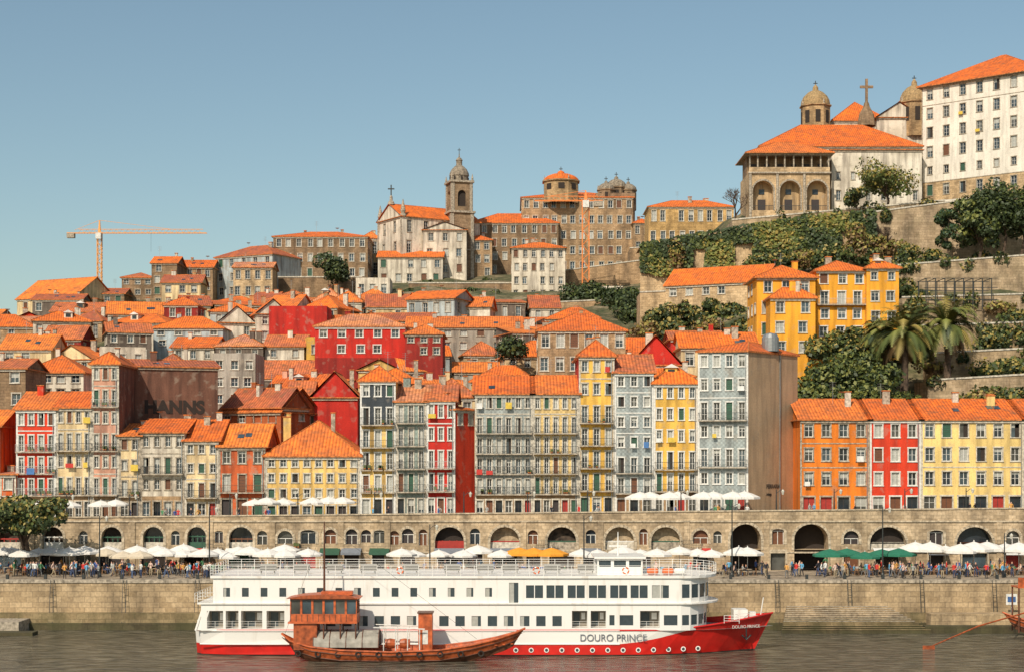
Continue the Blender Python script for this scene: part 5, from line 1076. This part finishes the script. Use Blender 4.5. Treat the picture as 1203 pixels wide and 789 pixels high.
def human(kind):
    if kind=='stand': J={'kL':(-.1,-.01,.5),'kR':(.1,-.03,.5),'aL':(-.1,.03,.09),'aR':(.12,.0,.09),'eL':(-.25,.03,1.14),'eR':(.25,.02,1.14),'wL':(-.26,-.06,.9),'wR':(.25,-.08,.9)}
    elif kind=='walk': J={'kL':(-.1,-.2,.54),'kR':(.1,.05,.5),'aL':(-.1,-.3,.1),'aR':(.1,.34,.17),'eL':(-.24,.16,1.16),'eR':(.24,-.12,1.15),'wL':(-.24,.12,.93),'wR':(.22,-.32,1.0)}
    elif kind=='chat': J={'kL':(-.11,-.01,.5),'kR':(.12,-.05,.5),'aL':(-.12,.03,.09),'aR':(.16,-.03,.09),'eL':(-.25,-.02,1.14),'eR':(.26,.0,1.15),'wL':(-.12,-.25,1.08),'wR':(.14,-.3,1.25)}
    else: J={'kL':(-.12,-.42,.5),'kR':(.12,-.42,.5),'aL':(-.13,-.38,.09),'aR':(.13,-.45,.09),'eL':(-.26,-.1,.8),'eR':(.26,-.1,.82),'wL':(-.12,-.36,.76),'wR':(.13,-.36,.78)}
    s=-0.40 if kind=='sit' else 0.0
    V=[((0,0,.93+s),.125),((0,.01,1.12+s),.115),((0,0,1.34+s),.135),((0,0,1.49+s),.055),((0,-.015,1.58+s),.085),((0,-.01,1.69+s),.075)]
    E=[(0,1),(1,2),(2,3),(3,4),(4,5)]
    for sd,sg in (('L',-1),('R',1)):
        i=len(V); h=J['w'+sd]; e=J['e'+sd]; hd=tuple(h[k]+(h[k]-e[k])*0.35 for k in range(3))
        V+=[((sg*.18,0,1.42+s),.062),(e,.043),(h,.03),(hd,.034)]; E+=[(2,i),(i,i+1),(i+1,i+2),(i+2,i+3)]
        i=len(V); a=J['a'+sd]; V+=[((sg*.09,0,.88+s),.092),(J['k'+sd],.06),(a,.042),((a[0],a[1]-.15,max(.04,a[2]-.05)),.035)]; E+=[(0,i),(i,i+1),(i+1,i+2),(i+2,i+3)]
    me=bpy.data.meshes.new('tmp'); me.from_pydata([v[0] for v in V],E,[]); o=link(bpy.data.objects.new('tmp',me)); o.modifiers.new('s','SKIN')
    for i,v in enumerate(V): me.skin_vertices[0].data[i].radius=(v[1],v[1]*(0.78 if i in(0,1,2) else 1))
    me.skin_vertices[0].data[0].use_root=True; sub=o.modifiers.new('u','SUBSURF'); sub.levels=1
    bpy.context.view_layer.update(); dg=bpy.context.evaluated_depsgraph_get(); nm=bpy.data.meshes.new_from_object(o.evaluated_get(dg)); nm.name='person_'+kind
    bpy.data.objects.remove(o); nm.materials.clear()
    for m in (SKIN,SHIRT,TROU,HAIR,SHOE): nm.materials.append(m)
    hands=[Vector(J['w'+q]) for q in 'LR']; ank=[Vector(J['a'+q]) for q in 'LR']
    for f in nm.polygons:
        c=f.center; z=c.z-s; mi=1
        if z>1.49: mi=3 if (z>1.68 or (c.y>0.02 and z>1.55)) else 0
        elif any((c-h).length<0.11 and (c.z<h.z+0.03 or kind!='stand') for h in hands): mi=0
        elif any(c.z<a.z+0.02 and (c-a).length<0.25 for a in ank): mi=4
        elif z<0.96 and abs(c.x)<0.21: mi=2
        if kind=='sit' and c.z<0.62 and abs(c.x)<0.23 and mi==1: mi=2
        f.material_index=mi; f.use_smooth=True
    return nm
PM={k:human(k) for k in ('stand','walk','chat','sit')}
def person(px,d,kind,z=QZ,rot=None):
    inst('person',PM[kind],X(px,d),d,z,U(0,6.28) if rot is None else rot,U(0.95,1.07))
for px,d,me in pars:
    for dx in ((-0.8,0.8) if R()<0.7 else (0,)):
        x=X(px,d)+dx; y=d-0.9+U(-0.4,0.4); inst('cafe_table',TM,x,y,QZ)
        for a in ((0.2,3.3) if R()<0.6 else (0.2,2.3,4.2)):
            cx,cyy=x+0.72*math.cos(a),y+0.72*math.sin(a)*0.9; rt=math.atan2(y-cyy,x-cx)+math.pi/2; inst('cafe_chair',CM,cx,cyy,QZ,rt)
            if R()<0.8: person(T(cx,cyy),cyy,'sit',QZ-0.04,rt)
for _ in range(190):
    px=random.choice([U(5,265),U(5,265),U(885,1190),U(885,1180),U(260,900)]); person(px,U(181.5,188 if R()<0.7 else 193.5),random.choice(['stand','walk','walk','chat']))
for _ in range(30): px=U(60,1190); person(px,U(196,199),random.choice(['stand','walk','chat']),sz(px)+0.05)
# ------------------------------------------------------------ light + camera
w=bpy.data.worlds.new('World'); scene.world=w; w.use_nodes=True; nt=w.node_tree; bg=nt.nodes['Background']; sky=nt.nodes.new('ShaderNodeTexSky'); sky.sky_type='NISHITA'; sky.sun_disc=False
el=math.radians(41); az=math.radians(23); sky.sun_elevation=el; sky.sun_rotation=math.pi+az; sky.dust_density=1.3; sky.ozone_density=1.2; sky.air_density=1.0
tint=nt.nodes.new('ShaderNodeMix'); tint.data_type='RGBA'; tint.blend_type='MULTIPLY'; tint.inputs[0].default_value=1.0; tint.inputs[7].default_value=(1.0,1.03,0.90,1)
nt.links.new(sky.outputs[0],tint.inputs[6]); nt.links.new(tint.outputs[2],bg.inputs[0]); bg.inputs[1].default_value=0.112
sd=bpy.data.lights.new('sun','SUN'); sd.energy=4.1; sd.angle=math.radians(0.5); sd.color=(1.0,0.89,0.73); so=link(bpy.data.objects.new('sun',sd))
to=Vector((-math.sin(az)*math.cos(el),-math.cos(az)*math.cos(el),math.sin(el))); so.rotation_euler=to.to_track_quat('Z','Y').to_euler(); so.location=(0,0,200)
cd=bpy.data.cameras.new('camera'); cam=link(bpy.data.objects.new('camera',cd)); cam.location=(0,0,H); cam.rotation_euler=(math.pi/2,0,0)
cd.sensor_width=36; cd.lens=F/1203*36; cd.shift_y=(CY-394.5)/1203; cd.clip_end=6000; cd.clip_start=1; scene.camera=cam
scene.view_settings.view_transform='Standard'; scene.view_settings.look='None'; scene.view_settings.exposure=0
print('OBJ',len(bpy.data.objects))
